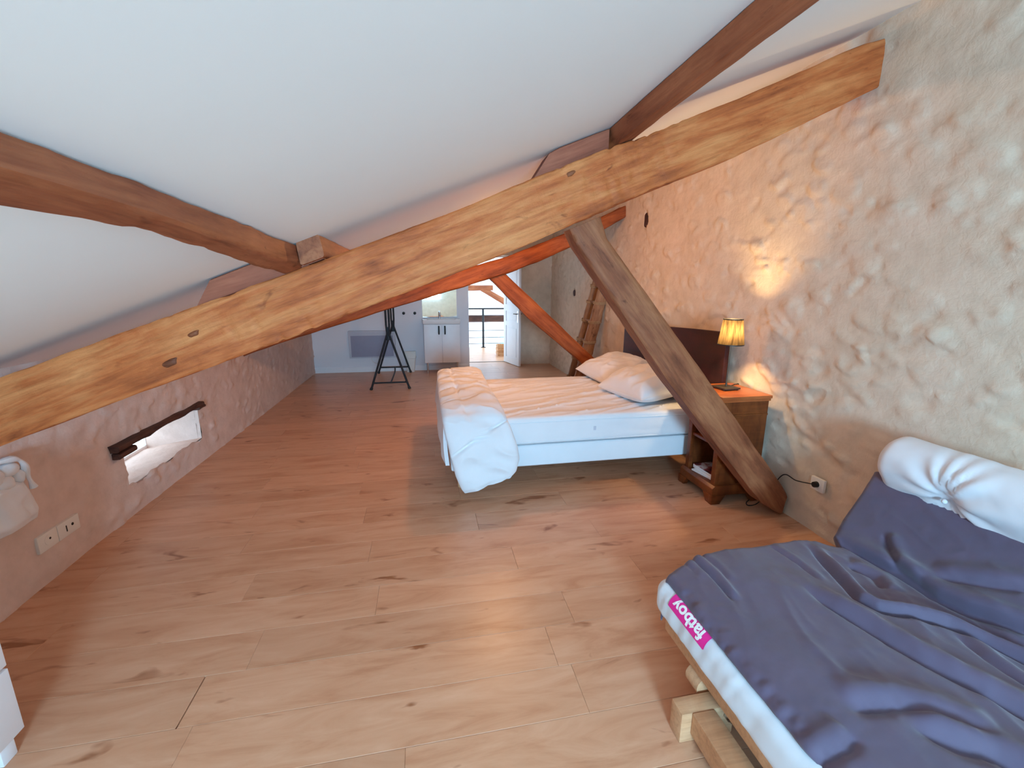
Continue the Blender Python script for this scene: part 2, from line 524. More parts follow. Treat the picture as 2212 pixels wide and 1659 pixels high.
# ------------------------------------------------------------------ rough plastered walls
def relief(U, V, seed, amp, n_blobs, sizes, stretch):
    """proud stone faces under plaster: height field on grid coords U (along), V (up)"""
    P = np.stack([U * 1.1, V * 1.1, np.zeros_like(U)], -1)
    h = 0.014 * fbm(P, seed, 3)
    P2 = np.stack([U * 5.5, V * 9.0, np.zeros_like(U)], -1)
    h += 0.004 * fbm(P2, seed + 9, 3)
    r = np.random.default_rng(seed)
    u0, u1, v0, v1 = U.min(), U.max(), V.min(), V.max()
    warp = 0.25 * fbm(np.stack([U * 9, V * 9, np.zeros_like(U)], -1), seed + 20, 2)
    ua, va = U[:, 0], V[0, :]
    for _ in range(n_blobs):
        cu, cv = r.uniform(u0, u1), r.uniform(v0, v1)
        a = r.uniform(*sizes); b = a * r.uniform(0.35, 0.7); th = r.normal(0, 0.25)
        A = amp * r.uniform(0.35, 1.0)
        R = a * stretch * 1.6
        i0, i1 = np.searchsorted(ua, [cu - R, cu + R]); j0, j1 = np.searchsorted(va, [cv - R, cv + R])
        if i1 <= i0 or j1 <= j0: continue
        du, dv = U[i0:i1, j0:j1] - cu, V[i0:i1, j0:j1] - cv
        x = (du * math.cos(th) + dv * math.sin(th)) / (a * stretch); y = (-du * math.sin(th) + dv * math.cos(th)) / b
        d = np.sqrt(x * x + y * y) + warp[i0:i1, j0:j1]
        tilt = 0.5 + 0.5 * np.clip(y * r.choice([-1, 1]), -1, 1)
        if r.random() < 0.75:
            h[i0:i1, j0:j1] += A * (1 - sstep(0.72, 1.0, d)) * (0.10 + 0.90 * tilt)
        else:
            h[i0:i1, j0:j1] -= 0.7 * A * (1 - sstep(0.3, 0.9, d))
    return h

def grid_faces(nu, nv, keep=None):
    F = []
    for i in range(nu - 1):
        for j in range(nv - 1):
            if keep is None or keep[i, j]:
                F.append((i * nv + j, (i + 1) * nv + j, (i + 1) * nv + j + 1, i * nv + j + 1))
    return F

def lines(a, b, step, fixed=()):
    pts = sorted(set([a, b, *[f for f in fixed if a < f < b]]))
    out = []
    for p, q in zip(pts[:-1], pts[1:]):
        n = max(1, int(round((q - p) / step)))
        out += list(np.linspace(p, q, n, endpoint=False))
    return np.array(out + [b])

# right wall (towards the ridge)
ys = np.concatenate([lines(YB - 0.05, 0.6, 0.05), lines(0.6, 8.9, 0.017, (4.62, 4.70, 6.99, 7.05))[1:]]); zs = lines(-0.02, 3.0, 0.017)
U, Vv = np.meshgrid(ys, zs, indexing='ij')
h = relief(U, Vv, 3, 0.016, 2600, (0.03, 0.12), 1.0)
h = h * (1 - np.exp(-((U - 2.09) ** 2 + (Vv - .325) ** 2) / .10 ** 2))
hole1 = (((U - 4.655) / 0.045) ** 2 + ((Vv - 2.225) / 0.085) ** 2)
hole2 = (((U - 7.05) / 0.05) ** 2 + ((Vv - 1.42) / 0.06) ** 2)
h = np.where(hole1 < 1, -0.16, h); h = np.where(hole2 < 1, -0.14, h)
X = 2.36 + 0.012 * (U - 2.2) - h
G = np.stack([X, U, Vv], -1).reshape(-1, 3)
wr = raw('wall_right', G, grid_faces(len(ys), len(zs)), MAT['stone'], smooth=True, angle=180)
tag(wr, kind='structure')
for py_, pz_, ry_, rz_ in ((4.655, 2.225, 0.05, 0.09), (7.05, 1.42, 0.05, 0.06)):
    wx_ = wall_x(py_)
    mb = MB(); mb.loft([[(wx_ + dx_, py_ + ry_ * k_ * (1 + .18 * math.sin(3 * a_ + py_)) * math.cos(a_), pz_ + rz_ * k_ * (1 + .15 * math.cos(2 * a_)) * math.sin(a_)) for a_ in np.linspace(0, 2 * math.pi, 20, endpoint=False)] for dx_, k_ in ((0.12, 1.1), (0.004, 1.0), (-0.004, 0.9))])
    mb.build('dark_plug', MAT['darkwood'], wr)  # dark brown plug filling each of the two wall holes
mb = MB(); mb.box(2.72, 2.95, YB - 0.1, 8.95, -0.1, 3.25)
o = mb.build('masonry_core', MAT['stone'], wr, smooth=False)

# left wall (eaves side) with a small low window opening
WY0, WY1, WZ0, WZ1 = 3.12, 4.10, 0.215, 0.50
ys = np.concatenate([lines(YB - 0.05, 1.4, 0.05), lines(1.4, 8.25, 0.018, (WY0, WY1))[1:]]); zs = lines(-0.02, 1.16, 0.018, (WZ0, WZ1))
U, Vv = np.meshgrid(ys, zs, indexing='ij')
h = relief(U, Vv, 5, 0.014, 900, (0.025, 0.09), 1.0)
h = h * (1 - np.exp(-(((U - 2.52) / .25) ** 2 + ((Vv - .22) / .10) ** 2)))
edge = np.minimum(np.minimum(np.abs(U - WY0), np.abs(U - WY1)), np.minimum(np.abs(Vv - WZ0), np.abs(Vv - WZ1)))
h = np.clip(h, -0.02, 0.03)
X = -1.965 + h + 0.0
# ragged opening: jitter the sill edge
jit = 0.018 * vnoise(np.stack([U * 14, Vv * 0, Vv * 0], -1), 4)
Vj = np.where((np.abs(Vv - WZ0) < 1e-6) & (U > WY0) & (U < WY1), Vv + jit - 0.01, Vv)
G = np.stack([X, U, Vj], -1).reshape(-1, 3)
cy = (ys[:-1] + ys[1:]) / 2; cz = (zs[:-1] + zs[1:]) / 2
keep = ~(((cy > WY0) & (cy < WY1))[:, None] & ((cz > WZ0) & (cz < WZ1))[None, :])
wl = raw('wall_left', G, grid_faces(len(ys), len(zs), keep), MAT['stone_l'], smooth=True, angle=180)
tag(wl, kind='structure')
mb = MB()
XO = -2.46
for (a, b_, c, d) in ((YB - 0.1, WY0, -0.1, 0.98), (WY1, 8.3, -0.1, 0.98), (WY0, WY1, -0.1, 0.13), (WY0, WY1, 0.53, 0.98)):
    mb.box(XO, -2.0, a, b_, c, d)
mb.build('masonry_core', MAT['stone_l'], wl, smooth=False)
# reveal surfaces of the opening
def reveal_quad(a, b, c, d, n, m_, name, seed):
    a, b, c, d = map(np.array, (a, b, c, d))
    u = np.linspace(0, 1, n)[:, None, None]; v = np.linspace(0, 1, m_)[None, :, None]
    P = (a * (1 - u) + b * u) * (1 - v) + (d * (1 - u) + c * u) * v
    nn = np.cross(b - a, d - a); nn = nn / np.linalg.norm(nn)
    hh = 0.014 * fbm(P * np.array([6, 14, 14.]), seed, 3)
    hh[0, :] *= 0.2; hh[-1, :] *= 0.2; hh[:, 0] *= 0.2; hh[:, -1] *= 0.2
    P = P + nn * hh[..., None]
    return P.reshape(-1, 3), grid_faces(n, m_)
Vs, Fs = [], []
for q in (
    ((-1.965, WY0 - .005, WZ0 - .012), (-1.965, WY1 + .005, WZ0 - .012), (-2.42, WY1 + .02, 0.135), (-2.42, WY0 - .02, 0.135)),
    ((-1.97, WY1, 0.20), (-1.97, WY1, 0.51), (-2.42, WY1 + .03, 0.51), (-2.42, WY1 + .03, 0.11)),
    ((-1.97, WY0, 0.20), (-1.97, WY0, 0.51), (-2.42, WY0, 0.51), (-2.42, WY0, 0.11)),
    ((-1.96, WY0 - .02, 0.505), (-1.96, WY1 + .02, 0.505), (-2.42, WY1 + .02, 0.505), (-2.42, WY0 - .02, 0.505)),
):
    P, F = reveal_quad(*q, 26, 14, '', len(Vs) + 3)
    o_ = sum(len(v_) for v_ in Vs)
    Vs.append(P); Fs += [tuple(i + o_ for i in f) for f in F]
raw('window_reveal', np.concatenate(Vs), Fs, MAT['stone_l'], wl, smooth=True, angle=60)

win = thing('window_1', (-2.41, 3.6, 0.13), None, None)
tag(win, kind='structure')
mb = MB()
for (a, b_, c, d) in ((WY0, WY1 + .03, 0.13, 0.165), (WY0, WY1 + .03, 0.47, 0.505), (WY0, WY0 + .035, .165, .47), (WY1 - .005, WY1 + .03, .165, .47), (3.59, 3.625, .165, .47)):
    mb.box(-2.44, -2.40, a, b_, c, d, 0.004)
mb.build('window_frame', MAT['white'], win)
for a, b_ in ((WY0 + .035, 3.59), (3.625, WY1 - .005)):
    mb = MB(); mb.box(-2.425, -2.419, a, b_, .165, .47); mb.build('pane', MAT['glass'], win, smooth=False)

# lintel of the low window: a split old board with two stubs under its ends
lt = thing('window_lintel', (-1.96, 3.6, 0.48), 'charred dark split wooden lintel over the small low window', 'lintel')
def rough_bar(name, p0, p1, w, hgt, mat, parent, seed, n=14, jit=0.006, taper=(1, 1)):
    p0, p1 = Vector(p0), Vector(p1)
    d = (p1 - p0).normalized(); up = Vector((0, 0, 1)); side = d.cross(up).normalized(); u2 = side.cross(d)
    rings = []
    for i in range(n + 1):
        t = i / n; c = p0.lerp(p1, t); k = taper[0] * (1 - t) + taper[1] * t
        ring = []
        for q in range(12):
            a = 2 * math.pi * q / 12
            cx, cz = math.copysign(abs(math.cos(a)) ** .55, math.cos(a)), math.copysign(abs(math.sin(a)) ** .55, math.sin(a))
            v_ = c + side * (cx * w / 2 * k) + u2 * (cz * hgt / 2 * k)
            nz = vnoise(np.array([[v_.x * 17 + seed, v_.y * 9, v_.z * 17]]), seed)[0]
            ring.append(v_ + (side * cx + u2 * cz) * jit * nz)
        rings.append(ring)
    mb = MB(); mb.loft(rings)
    fr = Matrix.Translation(p0) @ Matrix((d, side * -1, u2)).transposed().to_4x4()
    bmesh.ops.recalc_face_normals(mb.bm, faces=mb.bm.faces[:]); mb.bm.verts.index_update()
    V = [tuple(v_.co) for v_ in mb.bm.verts]; F = [[v_.index for v_ in f.verts] for f in mb.bm.faces]; mb.bm.free()
    return raw(name, V, F, mat, parent, fr, True, 45)
rough_bar('board', (-1.965, 3.00, 0.500), (-1.965, 4.14, 0.458 + .045), 0.10, 0.042, MAT['darkwood'], lt, 3, jit=0.008, taper=(1.15, 0.7))
rough_bar('stub', (-1.955, 3.01, 0.452), (-1.955, 3.17, 0.455), 0.09, 0.045, MAT['darkwood'], lt, 4)
rough_bar('stub', (-1.965, 4.06, 0.475), (-1.965, 4.17, 0.478), 0.07, 0.028, MAT['darkwood'], lt, 5)

# far white partition
mb = MB()
mb.box(-2.3, 0.775, YF, YF + 0.12, -0.05, 2.6)
mb.box(0.655, 0.775, YF + 0.12, 8.9, -0.05, 2.6)
tag(mb.build('wall_back', MAT['white_wall'], smooth=False), kind='structure')
mb = MB(); mb.prism([(YF, 0.0), (YF - 0.014, 0.0), (YF - 0.014, 0.085), (YF - 0.008, 0.095), (YF, 0.095)], 0, -1.97, 0.775)
tag(mb.build('baseboard_back', MAT['white'], smooth=False), kind='structure')
# old wall with the doorway
ys = lines(1.66, 2.6, 0.04); zs = lines(-0.02, 3.0, 0.04)
U, Vv = np.meshgrid(ys, zs, indexing='ij')
h = relief(U, Vv, 8, 0.014, 40, (0.05, 0.12), 1.0)
G = np.stack([U, 8.48 - h, Vv], -1).reshape(-1, 3)
wd = raw('wall_back', G, grid_faces(len(ys), len(zs)), MAT['stone'], smooth=True, angle=180)
tag(wd, kind='structure')
mb = MB(); mb.prism([(1.66, 8.5), (2.9, 8.5), (2.9, 8.92), (1.585, 8.92)], 2, -0.05, 3.2)
mb.box(0.60, 1.66, 8.55, 8.92, 2.10, 3.0)
mb.build('masonry_core', MAT['stone'], wd, smooth=False)
# wall behind the viewer with its window
mb = MB()
for (a, b_, c, d) in ((-2.5, -0.25, -0.1, 3.2), (0.65, 2.95, -0.1, 3.2), (-0.25, 0.65, -0.1, 1.02), (-0.25, 0.65, 1.72, 3.2)):
    mb.box(a, b_, YB - 0.30, YB, c, d)
tag(mb.build('wall_front', MAT['stone'], smooth=False), kind='structure')
w2 = thing('window_2', (0.2, YB - 0.1, 1.02), None, None); tag(w2, kind='structure')
mb = MB()
for (a, b_, c, d) in ((-0.25, 0.65, 1.02, 1.07), (-0.25, 0.65, 1.67, 1.72), (-0.25, -0.20, 1.07, 1.67), (0.60, 0.65, 1.07, 1.67), (0.175, 0.225, 1.07, 1.67)):
    mb.box(a, b_, YB - 0.12, YB - 0.07, c, d, 0.004)
mb.build('window_frame', MAT['white'], w2)
for a, b_ in ((-0.20, 0.175), (0.225, 0.60)):
    mb = MB(); mb.box(a, b_, YB - 0.098, YB - 0.092, 1.07, 1.67); mb.build('pane', MAT['glass'], w2, smooth=False)

# ------------------------------------------------------------------ roof timbers
def timber(name, stations, mat, label, cat='beam', along=None, seed=0, jit=0.006, corner=0.14, per=5, group=None, fine=None, gouge=0.0):
    """stations: list of 4 corner points [bl, br, tr, tl] (world) along the beam; rounded, hand-hewn loft"""
    st = np.array(stations, float)
    n = len(st)
    # resample
    m_ = fine or max(24, 6 * n)
    t = np.linspace(0, n - 1, m_)
    i = np.clip(t.astype(int), 0, n - 2); f = (t - i)[:, None, None]
    S = st[i] * (1 - f) + st[i + 1] * f
    rings = []
    for k in range(m_):
        c = S[k]
        ring = []
        for e in range(4):
            a, b = c[e], c[(e + 1) % 4]
            for q in np.linspace(corner, 1 - corner, per): ring.append(a * (1 - q) + b * q)
        rings.append(ring)
    R = np.array(rings)
    cen = R.mean(1, keepdims=True)
    d = R - cen
    dl = np.linalg.norm(d, axis=2, keepdims=True)
    ax = S[-1].mean(0) - S[0].mean(0); L = np.linalg.norm(ax); ax = ax / L
    s_ = (R @ ax)[..., None]
    Q = np.concatenate([s_ * 3.0, (R - (R @ ax)[..., None] * ax) * 14], -1)
    Q3 = np.stack([s_[..., 0] * 3.2, (R[..., 1] + R[..., 0] * .3) * 12, R[..., 2] * 12], -1)
    nz = fbm(Q3, seed, 3)
    R = R + d / dl * (jit * nz)[..., None]
    if gouge:
        patch = sstep(-0.05, 0.45, vnoise(np.stack([R[..., 0] * 2.1, R[..., 1], R[..., 2] * 3], -1), seed + 40))
        t_ = R[..., 0] * .93 + R[..., 2] * .37; w_ = -R[..., 0] * .37 + R[..., 2] * .93
        g1 = vnoise(np.stack([t_ * 30, w_ * 12, R[..., 1] * 12], -1), seed + 41); g2 = vnoise(np.stack([t_ * 55 + 4, w_ * 30, R[..., 1] * 30], -1), seed + 42)
        g3 = vnoise(np.stack([t_ * 5, w_ * 40, R[..., 1] * 40], -1), seed + 43)
        dep = -gouge * (patch * (np.clip(g1 - .1, 0, 1) * 1.3 + .4 * g2) + .35 * np.clip(g3 - .2, 0, 1))
        R = R + d / dl * dep[..., None]
    nr = R.shape[1]
    V = R.reshape(-1, 3)
    F = []
    for k in range(m_ - 1):
        for q in range(nr):
            F.append((k * nr + q, k * nr + (q + 1) % nr, (k + 1) * nr + (q + 1) % nr, (k + 1) * nr + q))
    F.append(tuple(range(nr))[::-1]); F.append(tuple((m_ - 1) * nr + q for q in range(nr)))
    zax = Vector((0, 0, 1)); X_ = Vector(ax)
    if abs(X_.z) > 0.95: zax = Vector((0, 1, 0))
    Yv = zax.cross(X_).normalized(); Zv = X_.cross(Yv)
    fr = Matrix((X_, Yv, Zv)).transposed().to_4x4(); fr.translation = Vector(S[0].mean(0))
    bm = bmesh.new()
    vv = [bm.verts.new(tuple(p_)) for p_ in V]
    for f_ in F: bm.faces.new([vv[q] for q in f_])
    bmesh.ops.recalc_face_normals(bm, faces=bm.faces[:]); bm.verts.index_update()
    V = [tuple(p_.co) for p_ in bm.verts]; F = [[p_.index for p_ in f_.verts] for f_ in bm.faces]; bm.free()
    o = raw(name, V, F, mat, None, fr, True, 50)
    return tag(o, label, cat, group)

def xz_beam(tops, bots, y0, y1):
    """corner stations of a beam lying in a vertical X-Z plane"""
    return [[(xb, y0, zb), (xb, y1, zb), (xt, y1, zt), (xt, y0, zt)] for (xt, zt), (xb, zb) in zip(tops, bots)]

xs_ = [-1.99, -1.743, -1.298, -0.983, -0.596, -0.336, 0.1, 0.513, 0.851, 1.083, 1.561, 2.239, 2.387, 2.48]
tz = np.interp(xs_, [-1.743, -1.559, -1.298, -0.983, -0.596, -0.336, 0.1, 0.513, 0.851, 1.083, 1.561, 2.239, 2.387],
               [1.128, 1.195, 1.295, 1.414, 1.558, 1.658, 1.824, 2.001, 2.14, 2.225, 2.421, 2.721, 2.765])
bz = np.interp(xs_, [-1.786, -1.061, -0.787, -0.273, 0.404, 0.701, 0.983, 1.596, 1.848, 2.38],
               [0.837, 1.11, 1.201, 1.406, 1.666, 1.791, 1.918, 2.162, 2.285, 2.539])
tz[0] = 1.128 - 0.36 * 0.247; bz[0] = 0.837 - 0.37 * 0.204; tz[-1] = tz[-2] + .036; bz[-1] = bz[-2] + .04
timber('rafter', xz_beam(list(zip(xs_, tz)), list(zip(xs_, bz)), 2.15, 2.36), MAT['rafter'],
       'massive honey brown oak rafter crossing the whole front of the room', seed=1, jit=0.006, corner=0.03, per=18, fine=420, gouge=0.007)
front_rafter = bpy.context.scene.objects['rafter']
for kx, kz, ka, kb in ((-1.108, 1.172, .030, .020), (-1.00, 1.297, .022, .014), (0.70, 2.03, .020, .014)):
    mb = MB(); mb.loft([[(kx + ka * q_ * (1 + .2 * math.sin(3 * a_ + kx)) * math.cos(a_), 2.15 - dy_, kz + kb * q_ * (1 + .2 * math.cos(2 * a_)) * math.sin(a_) + .4 * ka * q_ * math.cos(a_)) for a_ in np.linspace(0, 2 * math.pi, 18, endpoint=False)] for q_, dy_ in ((1.05, -.02), (1.0, .002), (.8, .006), (.4, .0085), (.1, .009))])
    kn = mb.build('knot', MAT['strut'], None)
    kn.parent = front_rafter; kn.matrix_parent_inverse = front_rafter.matrix_basis.inverted()
x2 = [-2.02, -1.903, -1.416, -0.818, -0.358, 0.352, 0.977, 1.367, 1.773, 2.103, 2.36, 2.5]
b2 = [0.735, 0.778, 0.947, 1.129, 1.271, 1.479, 1.667, 1.814, 1.996, 2.162, 2.312, 2.39]
t2 = [0.80, 0.93, 1.12, 1.325, 1.40, 1.672, 1.864, 2.015, 2.18, 2.33, 2.455, 2.52]
timber('rafter', xz_beam(list(zip(x2, t2)), list(zip(x2, b2)), 5.2, 5.40), MAT['rafter2'],
       'reddish orange wavy rafter behind the front one, above the far half of the room', seed=2, jit=0.014, corner=0.08, per=6, fine=110)

# struts
timber('roof_strut', [[(0.757, 2.30, 1.80), (0.757, 2.44, 1.80), (0.925, 2.44, 1.87), (0.925, 2.30, 1.87)],
                      [(0.80, 2.30, 1.72), (0.80, 2.44, 1.72), (0.965, 2.44, 1.76), (0.965, 2.30, 1.76)],
                      [(1.40, 2.30, 0.955), (1.40, 2.44, 0.955), (1.69, 2.44, 0.925), (1.69, 2.30, 0.925)],
                      [(2.05, 2.30, 0.215), (2.05, 2.44, 0.215), (2.285, 2.44, 0.225), (2.285, 2.30, 0.225)],
                      [(2.16, 2.30, 0.10), (2.16, 2.44, 0.10), (2.32, 2.44, 0.18), (2.32, 2.30, 0.18)],
                      [(2.31, 2.30, 0.003), (2.31, 2.44, 0.003), (2.338, 2.44, 0.15), (2.338, 2.30, 0.15)]],
       MAT['strut'], 'grey brown diagonal strut from the front rafter down past the bedside cabinet', seed=3, jit=0.006, corner=0.09, per=6, fine=90)
timber('roof_strut', [[(0.74, 5.25, 1.62), (0.74, 5.36, 1.62), (0.90, 5.36, 1.70), (0.90, 5.25, 1.70)],
                      [(1.247, 5.25, 1.122), (1.247, 5.36, 1.122), (1.391, 5.36, 1.261), (1.391, 5.25, 1.261)],
                      [(1.97, 5.25, 0.54), (1.97, 5.36, 0.54), (2.142, 5.36, 0.583), (2.142, 5.25, 0.583)],
                      [(2.30, 5.25, 0.22), (2.30, 5.36, 0.22), (2.42, 5.36, 0.36), (2.42, 5.25, 0.36)]],
       MAT['rafter2'], 'slim reddish diagonal strut behind the bed, under the far rafter', seed=4, jit=0.006, corner=0.14, fine=50)

# purlins: follow the ceiling, run away from the viewer
def y_beam(sts):
    out = []
    for (y_, xr, xbr, dbr, xbl, dbl, xl_) in sts:
        out.append([(xbl, y_, ceil_z(xbl) - dbl), (xbr, y_, ceil_z(xbr) - dbr), (xr, y_, ceil_z(xr) + 0.001), (xl_, y_, ceil_z(xl_) + 0.001)])
    return out
timber('purlin', y_beam([(-1.84, -0.50, -0.48, 0.075, -0.60, 0.06, -0.63),
                         (0.55, -0.515, -0.490, 0.072, -0.592, 0.055, -0.63),
                         (0.80, -0.52, -0.488, 0.075, -0.60, 0.052, -0.64),
                         (1.05, -0.522, -0.492, 0.078, -0.565, 0.062, -0.63),
                         (1.45, -0.53, -0.512, 0.088, -0.575, 0.080, -0.62),
                         (1.85, -0.54, -0.528, 0.098, -0.60, 0.095, -0.66),
                         (2.30, -0.545, -0.535, 0.106, -0.62, 0.104, -0.68)]),
       MAT['purlin'], 'crooked brown purlin on the left, its underside twisting, ending on the front rafter', seed=6, jit=0.006, corner=0.10, fine=90)
timber('purlin', y_beam([(2.12, -0.445, -0.430, 0.098, -0.530, 0.098, -0.54), (3.4, -0.44, -0.42, 0.10, -0.53, 0.10, -0.55), (5.42, -0.44, -0.42, 0.105, -0.53, 0.105, -0.55)]),
       MAT['purlin'], 'short stub of purlin with pale cut end beside the crooked left purlin', seed=7, jit=0.004, corner=0.06)
timber('purlin', [[(0.922, -1.84, ceil_z(.922) - .078), (1.04, -1.84, ceil_z(1.04) - .078), (1.06, -1.84, ceil_z(1.06) + .001), (0.895, -1.84, ceil_z(.895) + .001)],
                  [(0.922, 1.2, ceil_z(.922) - .076), (1.04, 1.2, ceil_z(1.04) - .078), (1.06, 1.2, ceil_z(1.06) + .001), (0.895, 1.2, ceil_z(.895) + .001)],
                  [(0.925, 1.8, ceil_z(.925) - .088), (1.03, 1.8, ceil_z(1.03) - .088), (1.05, 1.8, ceil_z(1.05) + .001), (0.900, 1.8, ceil_z(.90) + .001)],
                  [(0.935, 2.34, ceil_z(.935) - .104), (1.03, 2.34, ceil_z(1.03) - .104), (1.05, 2.34, ceil_z(1.05) + .001), (0.915, 2.34, ceil_z(.915) + .001)]],
       MAT['purlin'], 'straight squared purlin at upper right, ending on the front rafter', seed=8, jit=0.004, corner=0.06, fine=60)
# cleats that hold the purlins on the rafter
def cleat(name, pts_top, pts_bot, y0, y1, label, seed):
    st = [[(xb, y0, zb), (xb, y1, zb), (xt, y1, zt), (xt, y0, zt)] for (xt, zt), (xb, zb) in zip(pts_top, pts_bot)]
    return timber(name, st, MAT['cleat'], label, 'cleat', seed=seed, jit=0.002, corner=0.05, per=4, fine=26)
rt = lambda x: float(np.interp(x, xs_, tz)) - 0.004
cleat('purlin_cleat', [(-0.915, ceil_z(-.915) - 0.006), (-0.60, ceil_z(-.60) - 0.004), (-0.55, ceil_z(-.55) - .06)],
      [(-0.985, rt(-.985)), (-0.62, rt(-.62)), (-0.50, rt(-.5))], 2.17, 2.33, 'wedge shaped wooden cleat beside the crooked left purlin', 31)
cleat('purlin_cleat', [(0.61, ceil_z(.61) - 0.012), (0.66, ceil_z(.66) - 0.004), (0.905, ceil_z(.905) - 0.004)],
      [(0.525, rt(.525)), (0.60, rt(.60)), (0.905, rt(.905))], 2.20, 2.34, 'wedge shaped wooden cleat beside the straight right purlin', 32)
mb = MB(); mb.box(-0.56, -0.44, 2.16, 2.30, 1.60, 1.618, 0.003, rot=Matrix.Rotation(-math.atan(SL), 3, 'Y'))
o = mb.build('wooden_shim', MAT['cleat'], origin=(-0.5, 2.2, 1.60)); tag(o, 'thin wooden shim under the cut purlin end on the front rafter', 'shim')

# ceiling light over the bed, hidden from here by the front rafter
lx, ly = 0.64, 4.0
lz = ceil_z(lx)
cl = thing('ceiling_light', (lx, ly, lz), 'small round ceiling light with frosted globe above the bed', 'light')
mb = MB(); mb.lathe((lx, ly, lz), [(0.0, 0.02), (0.045, 0.02), (0.045, -0.03), (0.02, -0.035), (0.015, -0.06), (0.0, -0.06)], 24)
mb.build('canopy', MAT['white_p'], cl)
mb = MB(); mb.sphere((lx, ly, lz - 0.105), 0.055, u=20, v=12)
mb.build('globe', emission('warm_globe', WARM, 450.0), cl)

# ------------------------------------------------------------------ bed
BX0, BX1, BY0, BY1 = 0.14, 2.12, 3.0, 4.44
bb = thing('bed_base', (1.13, 3.72, 0), 'white upholstered box spring on pale round legs under the mattress', 'bed base')
mb = MB(); mb.box(BX0, BX1, BY0 + .005, BY1 - .005, 0.185, 0.352, 0.02, 3)
mb.build('box_spring', MAT['mattress'], bb)
for lx_, ly_ in ((0.22, 3.15), (0.22, 4.30), (2.0, 3.52), (2.0, 4.30), (1.1, 3.72)):
    mb = MB(); mb.cyl((lx_, ly_, 0), (lx_, ly_, 0.19), 0.026, 0.032, 20); mb.build('leg', MAT['pine'], bb)

def soft_box(x0, x1, y0, y1, z0, z1, rad, nx, ny, nz, disp=None):
    """rounded box from 6 grids (welded), optional displacement fn(P, N)"""
    bm = bmesh.new()
    bmesh.ops.create_cube(bm, size=1.0)
    bm2 = bmesh.new()
    V = {}; F = []
    def key(p): return tuple(np.round(p, 5))
    verts = []
    def add(p):
        k = key(p)
        if k not in V: V[k] = len(verts); verts.append(p)
        return V[k]
    L = [np.linspace(x0, x1, nx + 1), np.linspace(y0, y1, ny + 1), np.linspace(z0, z1, nz + 1)]
    for ax in range(3):
        a, b = [(1, 2), (2, 0), (0, 1)][ax]
        for side in (0, -1):
            for i in range(len(L[a]) - 1):
                for j in range(len(L[b]) - 1):
                    q = []
                    for di, dj in ((0, 0), (1, 0), (1, 1), (0, 1)):
                        p_ = [0, 0, 0]; p_[ax] = L[ax][side]; p_[a] = L[a][i + di]; p_[b] = L[b][j + dj]
                        q.append(add(p_))
                    F.append(q if side == -1 else q[::-1])
    bm.free(); bm2.free()
    P = np.array(verts)
    c0 = np.array([x0, y0, z0]) + rad; c1 = np.array([x1, y1, z1]) - rad
    c = np.clip(P, c0, c1); d = P - c; l = np.linalg.norm(d, axis=1, keepdims=True)
    N = np.where(l > 1e-9, d / np.maximum(l, 1e-9), 0)
    P = np.where(l > 1e-9, c + N * rad, P)
    if disp is not None: P = P + N * disp(P, N)[:, None]
    return P, F

def mat_disp(P, N):
    top = np.clip(N[:, 2], 0, 1)
    a = 0.35
    u = P[:, 0] * math.cos(a) + P[:, 1] * math.sin(a); v_ = -P[:, 0] * math.sin(a) + P[:, 1] * math.cos(a)
    rd = lambda q: np.clip(1 - np.abs(q) * 2.2, 0, 1) ** 2
    fade = sstep(0.0, 0.10, np.minimum(P[:, 1] - BY0, BY1 - P[:, 1]))
    w = fade * (0.016 * rd(vnoise(np.stack([u * 1.6, v_ * 9, P[:, 2] * 0], -1), 31)) + 0.010 * rd(vnoise(np.stack([u * 2.6 + 9, v_ * 17, P[:, 2] * 0], -1), 36)) + 0.003 * fbm(np.stack([u * 5, v_ * 22, P[:, 2] * 0], -1), 35, 2))
    side = 0.003 * fbm(P * np.array([3, 3, 40.]), 33, 2)
    return top * w + (1 - top) * side
P, F = soft_box(BX0, BX1 + .02, BY0, BY1, 0.358, 0.568, 0.028, 120, 90, 14, mat_disp)
mt = raw('mattress', P, F, MAT['sheet'], None, Matrix.Translation((1.13, 3.72, 0.358)), True, 60)
tag(mt, 'thick white mattress in a wrinkled fitted sheet on the box spring bed', 'mattress')
mb = MB()
for z_ in (0.375, 0.53):
    mb.tube([(BX0 + .02, BY0 + .0, z_), (BX1 - .02, BY0 + .0, z_)], 0.004, 6)
mb.build('piping', MAT['mattress'], mt)
mb = MB(); mb.box(1.22, 1.24, BY0 - .004, BY0 + .004, 0.445, 0.475); mb.build('care_label', MAT['radiator'], mt, smooth=False)

hb = thing('headboard', (2.27, 3.75, 0), 'dark mahogany wooden headboard standing against the plaster wall', 'headboard')
mb = MB()
top = [(2.95, 1.165), (3.05, 1.172), (3.39, 1.163), (3.75, 1.148), (4.19, 1.127), (4.62, 1.104), (4.68, 1.095), (4.71, 1.07)]
mb.prism([(2.95, 0.30), *top, (4.72, 0.30)], 0, 2.235, 2.275, 0.006)
mb.build('panel', MAT['head'], hb)
for y_ in (3.10, 4.62):
    mb = MB(); mb.box(2.24, 2.275, y_ - .04, y_ + .04, 0, 0.30, 0.004); mb.build('leg', MAT['head'], hb)

